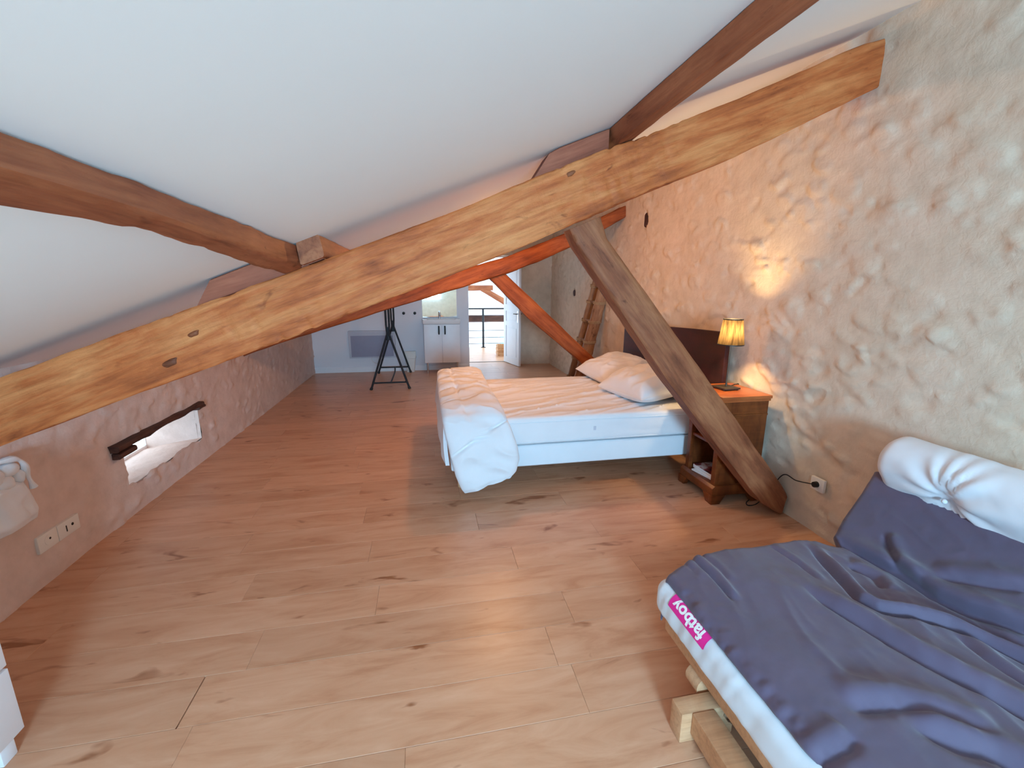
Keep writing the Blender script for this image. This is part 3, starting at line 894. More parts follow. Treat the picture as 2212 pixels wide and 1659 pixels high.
def pillow(name, c, sx, sy, th, yaw, tilt, label, seed, roll=0.0):
    n = 60
    u = np.linspace(-1, 1, n)
    U, W_ = np.meshgrid(u, u, indexing='ij')
    pinch = 1 - 0.10 * (1 - np.abs(W_) ** 2) * np.abs(U) ** 6
    pinch2 = 1 - 0.10 * (1 - np.abs(U) ** 2) * np.abs(W_) ** 6
    X = U * sx / 2 * pinch; Y = W_ * sy / 2 * pinch2
    prof = (1 - np.abs(U) ** 3.2) ** .62 * (1 - np.abs(W_) ** 3.2) ** .62
    nzv = fbm(np.stack([U * 2.2, W_ * 2.2, U * 0 + seed], -1), seed, 3)
    crease = -0.55 * np.abs(vnoise(np.stack([U * 3.1 + W_ * 2, W_ * 3.0 - U, U * 0], -1), seed + 3)) + .22
    zt = th * .62 * prof * (1 + 0.18 * nzv + 0.30 * crease); zb = -th * .38 * prof
    A = np.stack([X, Y, zt], -1).reshape(-1, 3); B = np.stack([X, Y, zb], -1).reshape(-1, 3)
    V = np.concatenate([A, B]); off = n * n
    F = []
    for i in range(n - 1):
        for j in range(n - 1):
            a, b, c_, d = i * n + j, (i + 1) * n + j, (i + 1) * n + j + 1, i * n + j + 1
            F.append((a, b, c_, d)); F.append((off + d, off + c_, off + b, off + a))
    for i in range(n - 1):
        for s_, fl in ((0, False), (n - 1, True)):
            a, b = i * n + s_, (i + 1) * n + s_
            F.append((a, off + a, off + b, b) if not fl else (b, off + b, off + a, a))
            a, b = s_ * n + i, s_ * n + i + 1
            F.append((b, off + b, off + a, a) if not fl else (a, off + a, off + b, b))
    Rm = Matrix.Rotation(yaw, 3, 'Z') @ Matrix.Rotation(tilt, 3, 'Y') @ Matrix.Rotation(roll, 3, 'X')
    V = V @ np.array(Rm).T + np.array(c)
    lo = V[:, 2].min()
    o = raw(name, V, F, MAT['sheet'], None, Matrix.Translation(c), True, 180)
    return tag(o, label, 'pillow')
pillow('pillow', (1.90, 4.13, 0.675), 0.62, 0.68, 0.23, 0.10, -0.14, 'white pillow at the far side of the bed, partly behind the other', 41, 0.05)
pillow('pillow', (1.875, 3.42, 0.682), 0.62, 0.72, 0.25, 0.12, -0.16, 'plump white pillow at the near side of the bed by the cabinet', 47, -0.05)

# duvet folded across the foot of the bed and hanging down the near side
def duvet():
    path = []   # (y, z, xl, xr, thick)
    keys = [(4.50, 0.610, 0.12, 0.50, 0.10), (4.42, 0.640, 0.09, 0.54, 0.13), (4.1, 0.640, 0.08, 0.53, 0.13), (3.7, 0.632, 0.075, 0.52, 0.12), (3.3, 0.630, 0.075, 0.525, 0.115),
            (3.08, 0.620, 0.08, 0.53, 0.11), (2.985, 0.585, 0.085, 0.54, 0.11), (2.935, 0.50, 0.10, 0.575, 0.10), (2.915, 0.38, 0.13, 0.61, 0.10), (2.905, 0.26, 0.165, 0.625, 0.095),
            (2.90, 0.17, 0.205, 0.60, 0.085), (2.90, 0.135, 0.225, 0.56, 0.06)]
    K = np.array(keys)
    t = np.linspace(0, len(K) - 1, 200)
    i = np.clip(t.astype(int), 0, len(K) - 2); f = (t - i)[:, None]
    f = f
    S = K[i] * (1 - f) + K[i + 1] * f
    for _ in range(3): S[1:-1] = (S[:-2] + S[1:-1] * 2 + S[2:]) / 4
    n = 128
    rings = []
    dl = np.gradient(S[:, 0]), np.gradient(S[:, 1])
    s_len = np.concatenate([[0], np.cumsum(np.hypot(np.diff(S[:, 0]), np.diff(S[:, 1])))])
    for k in range(len(S)):
        y, z, xl, xr, th = S[k]
        ty, tz_ = dl[0][k], dl[1][k]; L = math.hypot(ty, tz_); ty /= L; tz_ /= L
        ny, nz = tz_, -ty            # outward (up on top, towards viewer when hanging)
        if k < 109 and nz < 0: ny, nz = -ny, -nz
        a = np.linspace(0, 2 * np.pi, n, endpoint=False)
        ca, sa = np.cos(a), np.sin(a)
        wx = np.sign(ca) * np.abs(ca) ** .5; wn = np.sign(sa) * np.abs(sa) ** .7
        cx = (xl + xr) / 2; x = cx + wx * (xr - xl) / 2
        h = wn * th / 2
        up = np.clip(wn, 0, 1)
        puff = 0.024 * fbm(np.stack([x * 5, np.full(n, s_len[k] * 4), a * 0], -1), 61, 3)
        wr_ = 0.034 * (0.45 - np.abs(vnoise(np.stack([x * 5 + s_len[k] * 3, np.full(n, s_len[k] * 9) - x * 5, a * 0], -1), 64)))
        seam = -0.024 * np.exp(-(((s_len[k] + (x - cx) * 0.45 + 0.15) % 0.40 - 0.20) / 0.010) ** 2) - 0.018 * np.exp(-((x - (cx - 0.10 + 0.10 * (k / len(S)))) / 0.010) ** 2)
        h = h + up * (puff + wr_ + seam)
        hang = float(sstep(0.52, 0.13, np.array(z))) if y < 3.05 else 0.0
        zz = z + nz * h + hang * ((x - cx) * 0.30 - 0.02)
        rings.append(np.stack([x, y + ny * h, zz], -1))
    R = np.array(rings)
    V = R.reshape(-1, 3); F = []
    for k in range(len(R) - 1):
        for q in range(n): F.append((k * n + q, k * n + (q + 1) % n, (k + 1) * n + (q + 1) % n, (k + 1) * n + q))
    F.append(tuple(range(n))[::-1]); F.append(tuple((len(R) - 1) * n + q for q in range(n)))
    # layer hanging over the foot end
    m1, m2 = 70, 24
    vv = np.linspace(0, 1, m2); uu = np.linspace(3.0, 4.46, m1)
    U, W_ = np.meshgrid(uu, vv, indexing='ij')
    drop = 0.62 - W_ * (0.26 + 0.12 * sstep(3.6, 3.0, U))
    Xf = 0.095 - 0.03 * np.sin(W_ * 1.6) + 0.012 * vnoise(np.stack([U * 7, W_ * 2, U * 0], -1), 71) * W_ + 0.03 * W_ * sstep(3.35, 3.0, U)
    for side in (0, 0.028):
        o_ = len(V)
        V = np.concatenate([V, np.stack([Xf + side, U, drop], -1).reshape(-1, 3)])
        g = grid_faces(m1, m2)
        F += [tuple(q + o_ for q in (f_ if side else f_[::-1])) for f_ in g]
    a0 = len(V) - 2 * m1 * m2; b0 = len(V) - m1 * m2
    for i_ in range(m1 - 1):
        F.append((a0 + i_ * m2 + m2 - 1, a0 + (i_ + 1) * m2 + m2 - 1, b0 + (i_ + 1) * m2 + m2 - 1, b0 + i_ * m2 + m2 - 1))
    for j_ in range(m2 - 1):
        F.append((a0 + j_, a0 + j_ + 1, b0 + j_ + 1, b0 + j_))
    return V, F
V, F = duvet()
o = raw('duvet', V, F, MAT['sheet'], None, Matrix.Translation((0.3, 3.6, 0.57)), True, 75)
tag(o, 'puffy white quilted duvet folded over the foot of the bed', 'duvet')

# ------------------------------------------------------------------ bedside cabinet
NX0, NX1, NY0, NY1 = 1.965, 2.325, 2.555, 2.915
ns = thing('bedside_cabinet', (2.145, 2.735, 0), 'walnut bedside cabinet with open shelves and bracket feet beside the bed', 'cabinet')
mb = MB()
mb.prism([(NX0 - .03, NY0 - .03), (NX1 + .0, NY0 - .03), (NX1 + .0, NY1 + .03), (NX0 - .03, NY1 + .03)], 2, 0.762, 0.785, 0.006)
mb.prism([(NX0 - .018, NY0 - .018), (NX1 + .0, NY0 - .018), (NX1 + .0, NY1 + .018), (NX0 - .018, NY1 + .018)], 2, 0.742, 0.765, 0.006)
mb.build('top', MAT['nighttop'], ns)
for y0_, y1_ in ((NY0, NY0 + .022), (NY1 - .022, NY1)):
    mb = MB(); mb.box(NX0 + .03, NX1, y0_, y1_, 0.13, 0.745, 0.002); mb.build('side_panel', MAT['night'], ns)
for y0_, y1_ in ((NY0 - .002, NY0 + .045), (NY1 - .045, NY1 + .002)):
    mb = MB(); mb.box(NX0, NX0 + .035, y0_, y1_, 0.13, 0.745, 0.008, 3); mb.build('corner_post', MAT['night'], ns)
mb = MB(); mb.box(NX1 - .012, NX1, NY0 + .02, NY1 - .02, 0.13, 0.745); mb.build('back_panel', MAT['night'], ns, smooth=False)
dr = None
mb = MB(); mb.box(NX0 + .004, NX0 + .026, NY0 + .046, NY1 - .046, 0.655, 0.738, 0.004); dr = mb.build('drawer', MAT['night'], ns)
mb = MB(); mb.sphere((NX0 - .008, 2.735, 0.697), 0.013, u=14, v=8); mb.build('knob', MAT['bronze'], dr)
mb = MB()
mb.box(NX0 - .008, NX0 + .004, NY0 - .008, NY1 + .008, 0.636, 0.652, 0.004)
mb.box(NX0 - .008, NX1 - .002, NY0 - .008, NY0 + .001, 0.636, 0.652, 0.004)
mb.build('moulding', MAT['night'], ns)
mb = MB(); mb.box(NX0 + .012, NX1 - .012, NY0 + .022, NY1 - .022, 0.405, 0.425, 0.003); mb.build('shelf', MAT['night'], ns)
mb = MB(); mb.box(NX0 + .012, NX1 - .012, NY0 + .022, NY1 - .022, 0.635, 0.652); mb.build('drawer_rail', MAT['night'], ns, smooth=False)
mb = MB()
mb.prism([(NX0 - .025, 0.06), (NX1, 0.06), (NX1, 0.135), (NX0 - .005, 0.135), (NX0 - .025, 0.115)], 1, NY0 - .022, NY1 + .022, 0.004)
mb.build('plinth', MAT['night'], ns)
for fx, fy, dx, dy in ((NX0 - .032, NY0 - .03, 1, 1), (NX0 - .032, NY1 + .03, 1, -1), (NX1, NY0 - .03, -1, 1), (NX1, NY1 + .03, -1, -1)):
    mb = MB()
    xa, xb = sorted((fx, fx + dx * .10)); ya, yb = sorted((fy, fy + dy * .035))
    mb.prism([(fx, 0), (fx + dx * .07, 0), (fx + dx * .085, .03), (fx + dx * .11, .065), (fx, .065)], 1, ya, yb, 0.003)
    xa, xb = sorted((fx + dx * .002, fx + dx * .037))
    mb.prism([(fy + dy * .002, 0.0005), (fy + dy * .07, 0.0005), (fy + dy * .085, .03), (fy + dy * .11, .0645), (fy + dy * .002, .0645)], 0, xa, xb, 0.003)
    mb.build('bracket_foot', MAT['night'], ns)

# magazines on the bottom shelf
def magazine(x, y, z, w, d, t, yaw, label, cover):
    g = thing('magazine', (x, y, z), label, 'magazine')
    Rm = Matrix.Rotation(yaw, 3, 'Z')
    mb = MB(); mb.box(x - w / 2, x + w / 2, y - d / 2, y + d / 2, z, z + t * .86, 0.001, rot=Rm); mb.build('pages', MAT['paper'], g)
    mb = MB(); mb.box(x - w / 2 - .001, x + w / 2 + .001, y - d / 2 - .001, y + d / 2 + .001, z + t * .86, z + t, rot=Rm); mb.build('cover', cover, g, smooth=False)
magazine(2.085, 2.725, 0.136, 0.205, 0.24, 0.010, 0.16, 'thin magazine at the bottom of the pile in the bedside cabinet', MAT['paper'])
magazine(2.09, 2.735, 0.1465, 0.20, 0.235, 0.018, -0.05, 'thick glossy magazine in the middle of the pile in the bedside cabinet', MAT['paper'])
magazine(2.095, 2.735, 0.165, 0.20, 0.235, 0.012, 0.03, 'magazine with dark and red cover on top of the pile', MAT['cover'])

# table lamp
LX, LY = 2.135, 2.765
lp = thing('table_lamp', (LX, LY, 0.785), 'small lit table lamp with pleated amber shade on the bedside cabinet', 'lamp')
Rm = Matrix.Rotation(0.12, 3, 'Z')
mb = MB(); mb.box(LX - .068, LX + .068, LY - .068, LY + .068, 0.79, 0.802, 0.002, rot=Rm); mb.build('base', MAT['bronze'], lp)
for a in ((-1, -1), (1, -1), (-1, 1), (1, 1)):
    mb = MB(); mb.cyl((LX + a[0] * .055, LY + a[1] * .055, 0.785), (LX + a[0] * .055, LY + a[1] * .055, 0.791), 0.006, seg=10); mb.build('foot', MAT['blackp'], lp)
mb = MB(); mb.cyl((LX, LY, 0.802), (LX, LY, 1.15), 0.006, seg=14); mb.build('pole', MAT['bronze'], lp)
n = 144; zb_, zt_ = 1.110, 1.288
rb = [0.0865 + (0.0016 if k % 2 else -0.0016) for k in range(n)]; rtp = [0.0635 + (0.0012 if k % 2 else -0.0012) for k in range(n)]
V = []; F = []
for lev in range(9):
    t = lev / 8
    for k in range(n):
        r_ = rb[k] * (1 - t) + rtp[k] * t
        V.append((LX + r_ * math.cos(2 * math.pi * k / n), LY + r_ * math.sin(2 * math.pi * k / n), zb_ + t * (zt_ - zb_)))
for lev in range(8):
    for k in range(n): F.append((lev * n + k, lev * n + (k + 1) % n, (lev + 1) * n + (k + 1) % n, (lev + 1) * n + k))
sh = raw('shade', V, F, MAT['shade'], lp, None, False)
for z_, r_ in ((zb_, 0.0872), (zt_, 0.0645)):
    mb = MB()
    mb.loft([[(LX + q * math.cos(2 * math.pi * k / 64), LY + q * math.sin(2 * math.pi * k / 64), z_ + dz) for k in range(64)] for q, dz in ((r_ + .0015, -.003), (r_ + .0015, .004), (r_ - .0025, .004), (r_ - .0025, -.003), (r_ + .0015, -.003))], caps=False)
    mb.build('trim_band', MAT['blackp'], sh)
mb = MB(); mb.cyl((LX, LY, 1.14), (LX, LY, 1.17), 0.014, seg=16); mb.build('lamp_holder', MAT['blackp'], lp)
mb = MB(); mb.lathe((LX, LY, 1.17), [(0.0, 0), (0.012, 0), (0.014, 0.012), (0.024, 0.032), (0.024, 0.05), (0.014, 0.066), (0.0, 0.07)], 20); mb.build('bulb', emission('lamp_bulb', (1.0, 0.66, 0.30, 1), 1100.0), lp)
def bez(pts, n=12):
    pts = [Vector(p_) for p_ in pts]; out = []
    for i in range(len(pts) - 1):
        p0, p1, p2, p3 = pts[max(i - 1, 0)], pts[i], pts[i + 1], pts[min(i + 2, len(pts) - 1)]
        for k in range(n):
            t = k / n
            out.append(0.5 * ((2 * p1) + (p2 - p0) * t + (2 * p0 - 5 * p1 + 4 * p2 - p3) * t * t + (-p0 + 3 * p1 - 3 * p2 + p3) * t ** 3))
    return out + [pts[-1]]
mb = MB(); mb.tube(bez([(LX + .05, LY + .03, 0.793), (2.24, 2.84, 0.7885), (2.31, 2.875, 0.789), (2.337, 2.88, 0.76), (2.338, 2.82, 0.5), (2.335, 2.70, 0.10), (2.30, 2.58, 0.012), (2.20, 2.50, 0.006), (2.19, 2.46, 0.006), (2.27, 2.475, 0.008), (2.335, 2.46, 0.10), (2.335, 2.36, 0.27), (2.322, 2.24, 0.285), (2.312, 2.12, 0.318), (2.305, 2.095, 0.325)]), 0.0035, 8)
mb.build('power_cord', MAT['blackp'], lp)
mb = MB(); mb.cyl((2.300, 2.092, 0.327), (2.335, 2.092, 0.327), 0.017, 0.020, 20); mb.build('plug', MAT['blackp'], lp)

# wall sockets
so = thing('wall_socket', (2.335, 2.092, 0.325), 'square white wall socket with a black plug in it, right wall', 'socket')
mb = MB(); mb.box(2.325, 2.345, 2.047, 2.140, 0.284, 0.366, 0.004); mb.build('plate', MAT['white_p'], so)
mb = MB(); mb.lathe((0, 0, 0), [(0.0, 0), (0.023, 0), (0.026, 0.002), (0.024, 0.003)], 24)
for v_ in mb.bm.verts: v_.co = Vector((2.325 - v_.co.z, 2.092 + v_.co.x, 0.327 + v_.co.y))
mb.build('socket_ring', MAT['white_p'], so)
sl = thing('wall_socket', (-1.95, 2.52, 0.22), 'long ivory double socket plate low on the left wall', 'socket')
mb = MB(); mb.box(-1.975, -1.950, 2.385, 2.505, 0.174, 0.264, 0.004); mb.build('plate', MAT['white_p'], sl)
mb = MB(); mb.box(-1.975, -1.950, 2.508, 2.655, 0.174, 0.260, 0.004); mb.build('plate', MAT['white_p'], sl)
mb = MB(); mb.cyl((-1.955, 2.45, 0.222), (-1.9485, 2.45, 0.222), 0.030, 0.028, 24); ring = mb.build('socket_ring', MAT['white_p'], sl)
mb = MB(); mb.cyl((-1.950, 2.455, 0.226), (-1.9475, 2.455, 0.226), 0.006, seg=10); mb.build('pin_hole', MAT['blackp'], sl)
mb = MB(); mb.box(-1.951, -1.9485, 2.560, 2.566, 0.200, 0.234); mb.build('slot', MAT['blackp'], sl, smooth=False)
mb = MB(); mb.cyl((-1.951, 2.605, 0.222), (-1.9485, 2.605, 0.222), 0.008, seg=12); mb.build('aerial_port', MAT['blackp'], sl)

# ------------------------------------------------------------------ ladder leaning on the right wall
ld = thing('wooden_ladder', (2.1, 5.9, 0), 'rustic wooden ladder with rope bound rungs leaning on the wall behind the bed', 'ladder')
def ladder_pt(y_, t):   # t 0 foot .. 1 top
    return Vector((2.03 + 0.385 * t, y_, 1.70 * t))
rough_bar('rail', ladder_pt(6.08, 0), ladder_pt(6.02, 0.98), 0.06, 0.105, MAT['ladder'], ld, 11, 20, 0.008)
rough_bar('rail', ladder_pt(5.74, 0), ladder_pt(5.68, 0.93), 0.09, 0.165, MAT['ladder'], ld, 12, 20, 0.010, (1.05, 0.9))
for t in (0.13, 0.30, 0.46, 0.62, 0.77, 0.90):
    a, b_ = ladder_pt(6.06 - .05 * t, t), ladder_pt(5.73 - .05 * t, t)
    d = Vector((-0.05, 0, 0.012))
    rung = rough_bar('rung', a + Vector((-.02, .05, 0)), b_ + Vector((-.02, -.05, 0)), 0.032, 0.032, MAT['ladder'], ld, int(t * 40), 8, 0.003)
    for c, wy in ((a, .066), (b_, .092)):
        mb = MB()
        mb.tube([(c.x - .005 + wy * math.cos(q), c.y + .056 * math.sin(q), c.z + .012 * (q / 6.283 - 1.5) + .015 * math.sin(q)) for q in np.linspace(0, 6 * math.pi, 49)], 0.006, 6)
        mb.build('rope_binding', MAT['rope'], ld)

# ------------------------------------------------------------------ far end: radiator, hooks, clothes rack, bin, basin
rd = thing('electric_radiator', (-0.95, 8.15, 0.26), 'flat pale electric convector heater on the far white wall', 'radiator')
mb = MB(); mb.box(-1.355, -0.555, 8.075, 8.15, 0.262, 0.745, 0.010, 3); mb.build('casing', MAT['radiator'], rd)
mb = MB(); mb.box(-1.315, -0.595, 8.068, 8.078, 0.285, 0.66, 0.003); mb.build('front_panel', MAT['grille'], rd)
for k in range(3):
    mb = MB(); mb.box(-1.33, -0.58, 8.066, 8.080, 0.672 + k * .022, 0.684 + k * .022, 0.002); mb.build('grille_slat', MAT['radiator'], rd)
mb = MB(); mb.tube(bez([(-0.98, 8.10, 0.264), (-0.97, 8.09, 0.20), (-0.90, 8.12, 0.15), (-0.86, 8.14, 0.17)]), 0.005, 8); mb.build('power_cord', MAT['white_p'], rd)
for hx, lab in ((-0.39, 'small round black coat hook on the far white wall, left of the pair'), (-0.195, 'small round black coat hook on the far white wall, next to the mirror')):
    hk = thing('coat_hook', (hx, YF, 1.04), lab, 'hook', 'coat hooks on the white wall')
    mb = MB(); mb.cyl((hx, YF + .001, 1.045), (hx, YF - .008, 1.045), 0.026, 0.026, 20); mb.build('back_plate', MAT['blackp'], hk)
    mb = MB(); mb.tube(bez([(hx, YF - .006, 1.04), (hx, YF - .035, 1.03), (hx, YF - .05, 1.045)]), [0.012] * 24 + [0.016], 12); mb.build('peg', MAT['blackp'], hk)

rk = thing('clothes_rack', (-0.56, 7.29, 0), 'black metal clothes rack with A shaped trestle ends at the far end', 'clothes rack')
for y_, xo in ((6.63, 0.0), (7.95, -0.022)):
    ap = Vector((-0.553 + xo, y_, 0.86))
    for sx in (-1, 1):
        mb = MB()
        ft = Vector((-0.561 + xo + sx * 0.281, y_, 0.0))
        mb.tube([ft, ft + Vector((-sx * 0.01, 0, 0.03)), ap + Vector((sx * .013, 0, -.03)), ap + Vector((sx * 0.022, 0, 0.10)), ap + Vector((sx * .022, 0, 0.42)), (-0.553 + xo + sx * .022, y_, 1.44)], [0.019, 0.0155, 0.0155, 0.0145, 0.0145, 0.0145], 12)
        mb.build('leg', MAT['black'], rk)
        mb = MB(); mb.cyl(ft, ft + Vector((-sx * .012, 0, 0.035)), 0.022, 0.020, 12); mb.build('rubber_foot', MAT['blackp'], rk)
    mb = MB(); mb.prism([(ap.x - .033, ap.z - .12), (ap.x + .033, ap.z - .12), (ap.x + .026, ap.z + .07), (ap.x - .026, ap.z + .07)], 1, y_ - .008, y_ + .008, 0.003)
    mb.build('gusset', MAT['black'], rk)
    mb = MB(); mb.cyl((-0.561 + xo - .25, y_, 0.105), (-0.561 + xo + .25, y_, 0.105), 0.013, seg=12)
    for sx in (-1, 1):
        mb.tube([(-0.561 + xo + sx * .215, y_, 0.106), (-0.561 + xo + sx * .235, y_, 0.115), (-0.561 + xo + sx * .243, y_, 0.135)], 0.013, 10)
    mb.build('crossbar', MAT['black'], rk)
mb = MB(); mb.tube(bez([(-0.56, 6.63, 0.105), (-0.556, 6.9, 0.085), (-0.556, 7.6, 0.085), (-0.575, 7.95, 0.105)], 8), 0.011, 10); mb.build('floor_rail', MAT['black'], rk)
mb = MB(); mb.cyl((-0.553, 6.45, 1.45), (-0.575, 8.05, 1.45), 0.014, seg=12); mb.build('hanging_rail', MAT['black'], rk)

bn = thing('waste_bin', (-0.30, 8.05, 0), 'small white plastic swing top bin beside the wash cabinet', 'bin')
def rrect(cx, cy_, w, d, r_, z, n=5):
    out = []
    for q, (sx, sy) in enumerate(((1, 1), (-1, 1), (-1, -1), (1, -1))):
        for k in range(n + 1):
            a = math.pi / 2 * (q + k / n)
            out.append((cx + sx * (w / 2 - r_) + r_ * math.cos(a), cy_ + sy * (d / 2 - r_) + r_ * math.sin(a), z))
    return out
mb = MB(); mb.loft([rrect(-0.305, 8.05, .135, .11, .02, 0.0), rrect(-0.303, 8.05, .19, .14, .025, 0.245), rrect(-0.303, 8.05, .205, .155, .025, 0.25), rrect(-0.303, 8.05, .205, .155, .025, 0.275)])
mb.build('body', MAT['white_p'], bn)
mb = MB(); mb.prism([(7.978, 0.272), (8.122, 0.272), (8.062, 0.365), (8.05, 0.372), (8.038, 0.365)], 0, -0.40, -0.206, 0.006); mb.build('swing_lid', MAT['white_p'], bn)

cb = thing('wash_cabinet', (0.26, 7.93, 0), 'white vanity cabinet with two doors on chrome legs at the far wall', 'cabinet')
mb = MB(); mb.box(-0.045, 0.575, 7.77, 8.135, 0.195, 0.872, 0.003); mb.build('body', MAT['white'], cb)
for x0_, x1_, hx in ((-0.045, 0.262, 0.212), (0.266, 0.575, 0.317)):
    mb = MB(); mb.box(x0_, x1_, 7.750, 7.770, 0.197, 0.868, 0.003); d_ = mb.build('door', MAT['white'], cb)
    mb = MB(); mb.tube(bez([(hx, 7.75, 0.705), (hx, 7.728, 0.72), (hx, 7.722, 0.77), (hx, 7.728, 0.82), (hx, 7.75, 0.838)], 6), 0.013, 10); mb.build('handle', MAT['blackp'], d_)
for lx_, ly_ in ((0.0, 7.80), (0.53, 7.80), (0.0, 8.09), (0.53, 8.09)):
    mb = MB(); mb.cyl((lx_, ly_, 0.0), (lx_, ly_, 0.196), 0.016, seg=16); mb.build('leg', MAT['chrome'], cb)
bs = thing('wash_basin', (0.26, 7.93, 0.872), 'white ceramic basin set on top of the vanity cabinet', 'basin')
mb = MB()
o1 = lambda z, g: rrect(0.262, 7.94, .655 - g, .40 - g, .02, z)
i1 = lambda z, w, d, r_: rrect(0.262, 7.90, w, d, r_, z)
mb.loft([o1(0.874, .02), o1(0.90, 0), o1(0.948, 0), o1(0.953, .012), i1(0.951, .50, .27, .06), i1(0.93, .48, .25, .06), i1(0.885, .30, .15, .06), i1(0.878, .05, .03, .01)])
mb.build('bowl', MAT['ceramic'], bs)
fc = thing('basin_tap', (0.243, 8.06, 0.952), 'small chrome mixer tap standing on the basin', 'tap')
mb = MB(); mb.cyl((0.243, 8.06, 0.952), (0.243, 8.06, 1.06), 0.019, seg=18); mb.build('tap_body', MAT['chrome'], fc)
mb = MB(); mb.tube([(0.243, 8.06, 1.02), (0.243, 7.96, 1.03), (0.243, 7.935, 1.015)], 0.013, 12); mb.build('spout', MAT['chrome'], fc)
mb = MB(); mb.box(0.230, 0.256, 8.00, 8.075, 1.06, 1.074, 0.004); mb.build('lever', MAT['chrome'], fc)
mi = thing('wall_mirror', (0.25, 8.15, 0.97), 'frameless mirror on the far wall above the basin', 'mirror')
mb = MB(); mb.box(-0.062, 0.555, 8.134, 8.138, 0.972, 1.62); mb.build('mirror_glass', MAT['mirror'], mi, smooth=False)
mb = MB(); mb.box(-0.064, 0.557, 8.138, 8.151, 0.970, 1.622); mb.build('backing_board', MAT['white'], mi, smooth=False)

# ------------------------------------------------------------------ door leaf, opened into the room
dz = thing('door_1', (1.575, 8.86, 0), None, None); tag(dz, kind='structure')
hx, hy = 1.575, 8.86; fx, fy = 1.745, 8.17
dv = Vector((fx - hx, fy - hy, 0)); DL = dv.length; dv.normalize(); nv = Vector((dv.y, -dv.x, 0))   # nv: towards -x side seen from the room
if nv.x > 0: nv = -nv
def dpt(s_, z_, n_=0.0): return Vector((hx, hy, 0)) + dv * s_ + nv * n_ + Vector((0, 0, z_))
def dbox(mb, s0, s1, z0, z1, n0, n1, bev=0.0):
    A = [dpt(s_, z_, n_) for s_ in (s0, s1) for z_ in (z0, z1) for n_ in (n0, n1)]
    vs_ = [mb.bm.verts.new(p_) for p_ in A]
    for f in ((0, 1, 3, 2), (4, 6, 7, 5), (0, 4, 5, 1), (2, 3, 7, 6), (0, 2, 6, 4), (1, 5, 7, 3)): mb.bm.faces.new([vs_[q] for q in f])
    if bev:
        es = set()
        for v_ in vs_: es.update(v_.link_edges)
        bmesh.ops.bevel(mb.bm, geom=list(es), offset=bev, segments=2, profile=.6, affect='EDGES')
mb = MB()
dbox(mb, 0, .10, 0.01, 2.06, -.02, .02); dbox(mb, DL - .10, DL, 0.01, 2.06, -.02, .02)
for z0_, z1_ in ((0.01, 0.13), (0.76, 0.85), (1.05, 1.18), (1.94, 2.06)): dbox(mb, .10, DL - .10, z0_, z1_, -.02, .02)
mb.build('frame', MAT['white'], dz, smooth=False)
for z0_, z1_ in ((0.13, 0.76), (0.85, 1.05), (1.18, 1.94)):
    mb = MB(); dbox(mb, .10, DL - .10, z0_, z1_, -.008, .008); dbox(mb, .135, DL - .135, z0_ + .035, z1_ - .035, -.015, .015, .005); mb.build('panel', MAT['white'], dz, smooth=False)
mb = MB(); dbox(mb, DL - .075, DL - .035, 0.85, 1.07, .02, .024); mb.build('lock_plate', MAT['chrome'], dz, smooth=False)
mb = MB()
for sg in (1, -1):
    mb.tube([dpt(DL - .055, 1.01, sg * .02), dpt(DL - .055, 1.01, sg * .06), dpt(DL - .15, 1.01, sg * .065)], 0.009, 10)
mb.build('handle', MAT['bronze'], dz)
# door frame
mb = MB()
mb.box(0.775, 0.80, 8.80, 8.92, 0, 2.10); mb.box(1.585, 1.62, 8.84, 8.92, 0, 2.10); mb.box(0.775, 1.62, 8.80, 8.92, 2.08, 2.12)
tag(mb.build('trim_1', MAT['white'], smooth=False), kind='structure')
mb = MB(); mb.box(0.78, 1.60, 8.845, 8.885, 0.0, 0.006, 0.002); tag(mb.build('trim_2', MAT['bronze'], smooth=False), kind='structure')

# ------------------------------------------------------------------ landing: railing, crate, timbers, bright hall
rl = thing('stair_railing', (1.42, 11.15, 0), 'thin black railing with steel cables on the landing beyond the door', 'railing')
mb = MB(); mb.cyl((1.42, 11.12, 0), (1.42, 11.12, 0.985), 0.027, seg=14); mb.build('post', MAT['black'], rl)
mb = MB(); mb.lathe((1.42, 11.12, 0), [(0.0, 0.012), (0.065, 0.012), (0.065, 0), (0, 0)], 20); mb.build('base_flange', MAT['black'], rl)
mb = MB(); mb.box(-0.5, 3.2, 11.095, 11.145, 0.962, 0.998, 0.004); mb.build('top_rail', MAT['black'], rl)
for z_ in (0.43, 0.255, 0.10):
    mb = MB(); mb.cyl((-0.5, 11.12, z_), (3.2, 11.12, z_), 0.0085, seg=8); mb.build('cable', MAT['steel'], rl)
for x_ in (-0.45, 3.15):
    mb = MB(); mb.cyl((x_, 11.12, 0), (x_, 11.12, 0.985), 0.020, seg=14); mb.build('post', MAT['black'], rl)

cr = thing('wooden_crate', (1.72, 9.66, 0), 'slatted pale wooden crate on the landing floor beside the open door', 'crate')
for z_ in (0.02, 0.10, 0.18):
    for (a, b_, c, d) in ((1.55, 1.56, 9.58, 9.88), (1.88, 1.89, 9.58, 9.88), (1.56, 1.88, 9.58, 9.59), (1.56, 1.88, 9.87, 9.88)):
        mb = MB(); mb.box(a, b_, c, d, z_, z_ + .062, 0.001); mb.build('slat', MAT['crate'], cr)
for a, c in ((1.56, 9.59), (1.85, 9.59), (1.56, 9.84), (1.85, 9.84)):
    mb = MB(); mb.box(a, a + .03, c, c + .03, 0.005, .24, 0.001); mb.build('corner_post', MAT['crate'], cr)
mb = MB(); mb.box(1.56, 1.88, 9.59, 9.87, 0.0, 0.012); mb.build('bottom_board', MAT['crate'], cr, smooth=False)

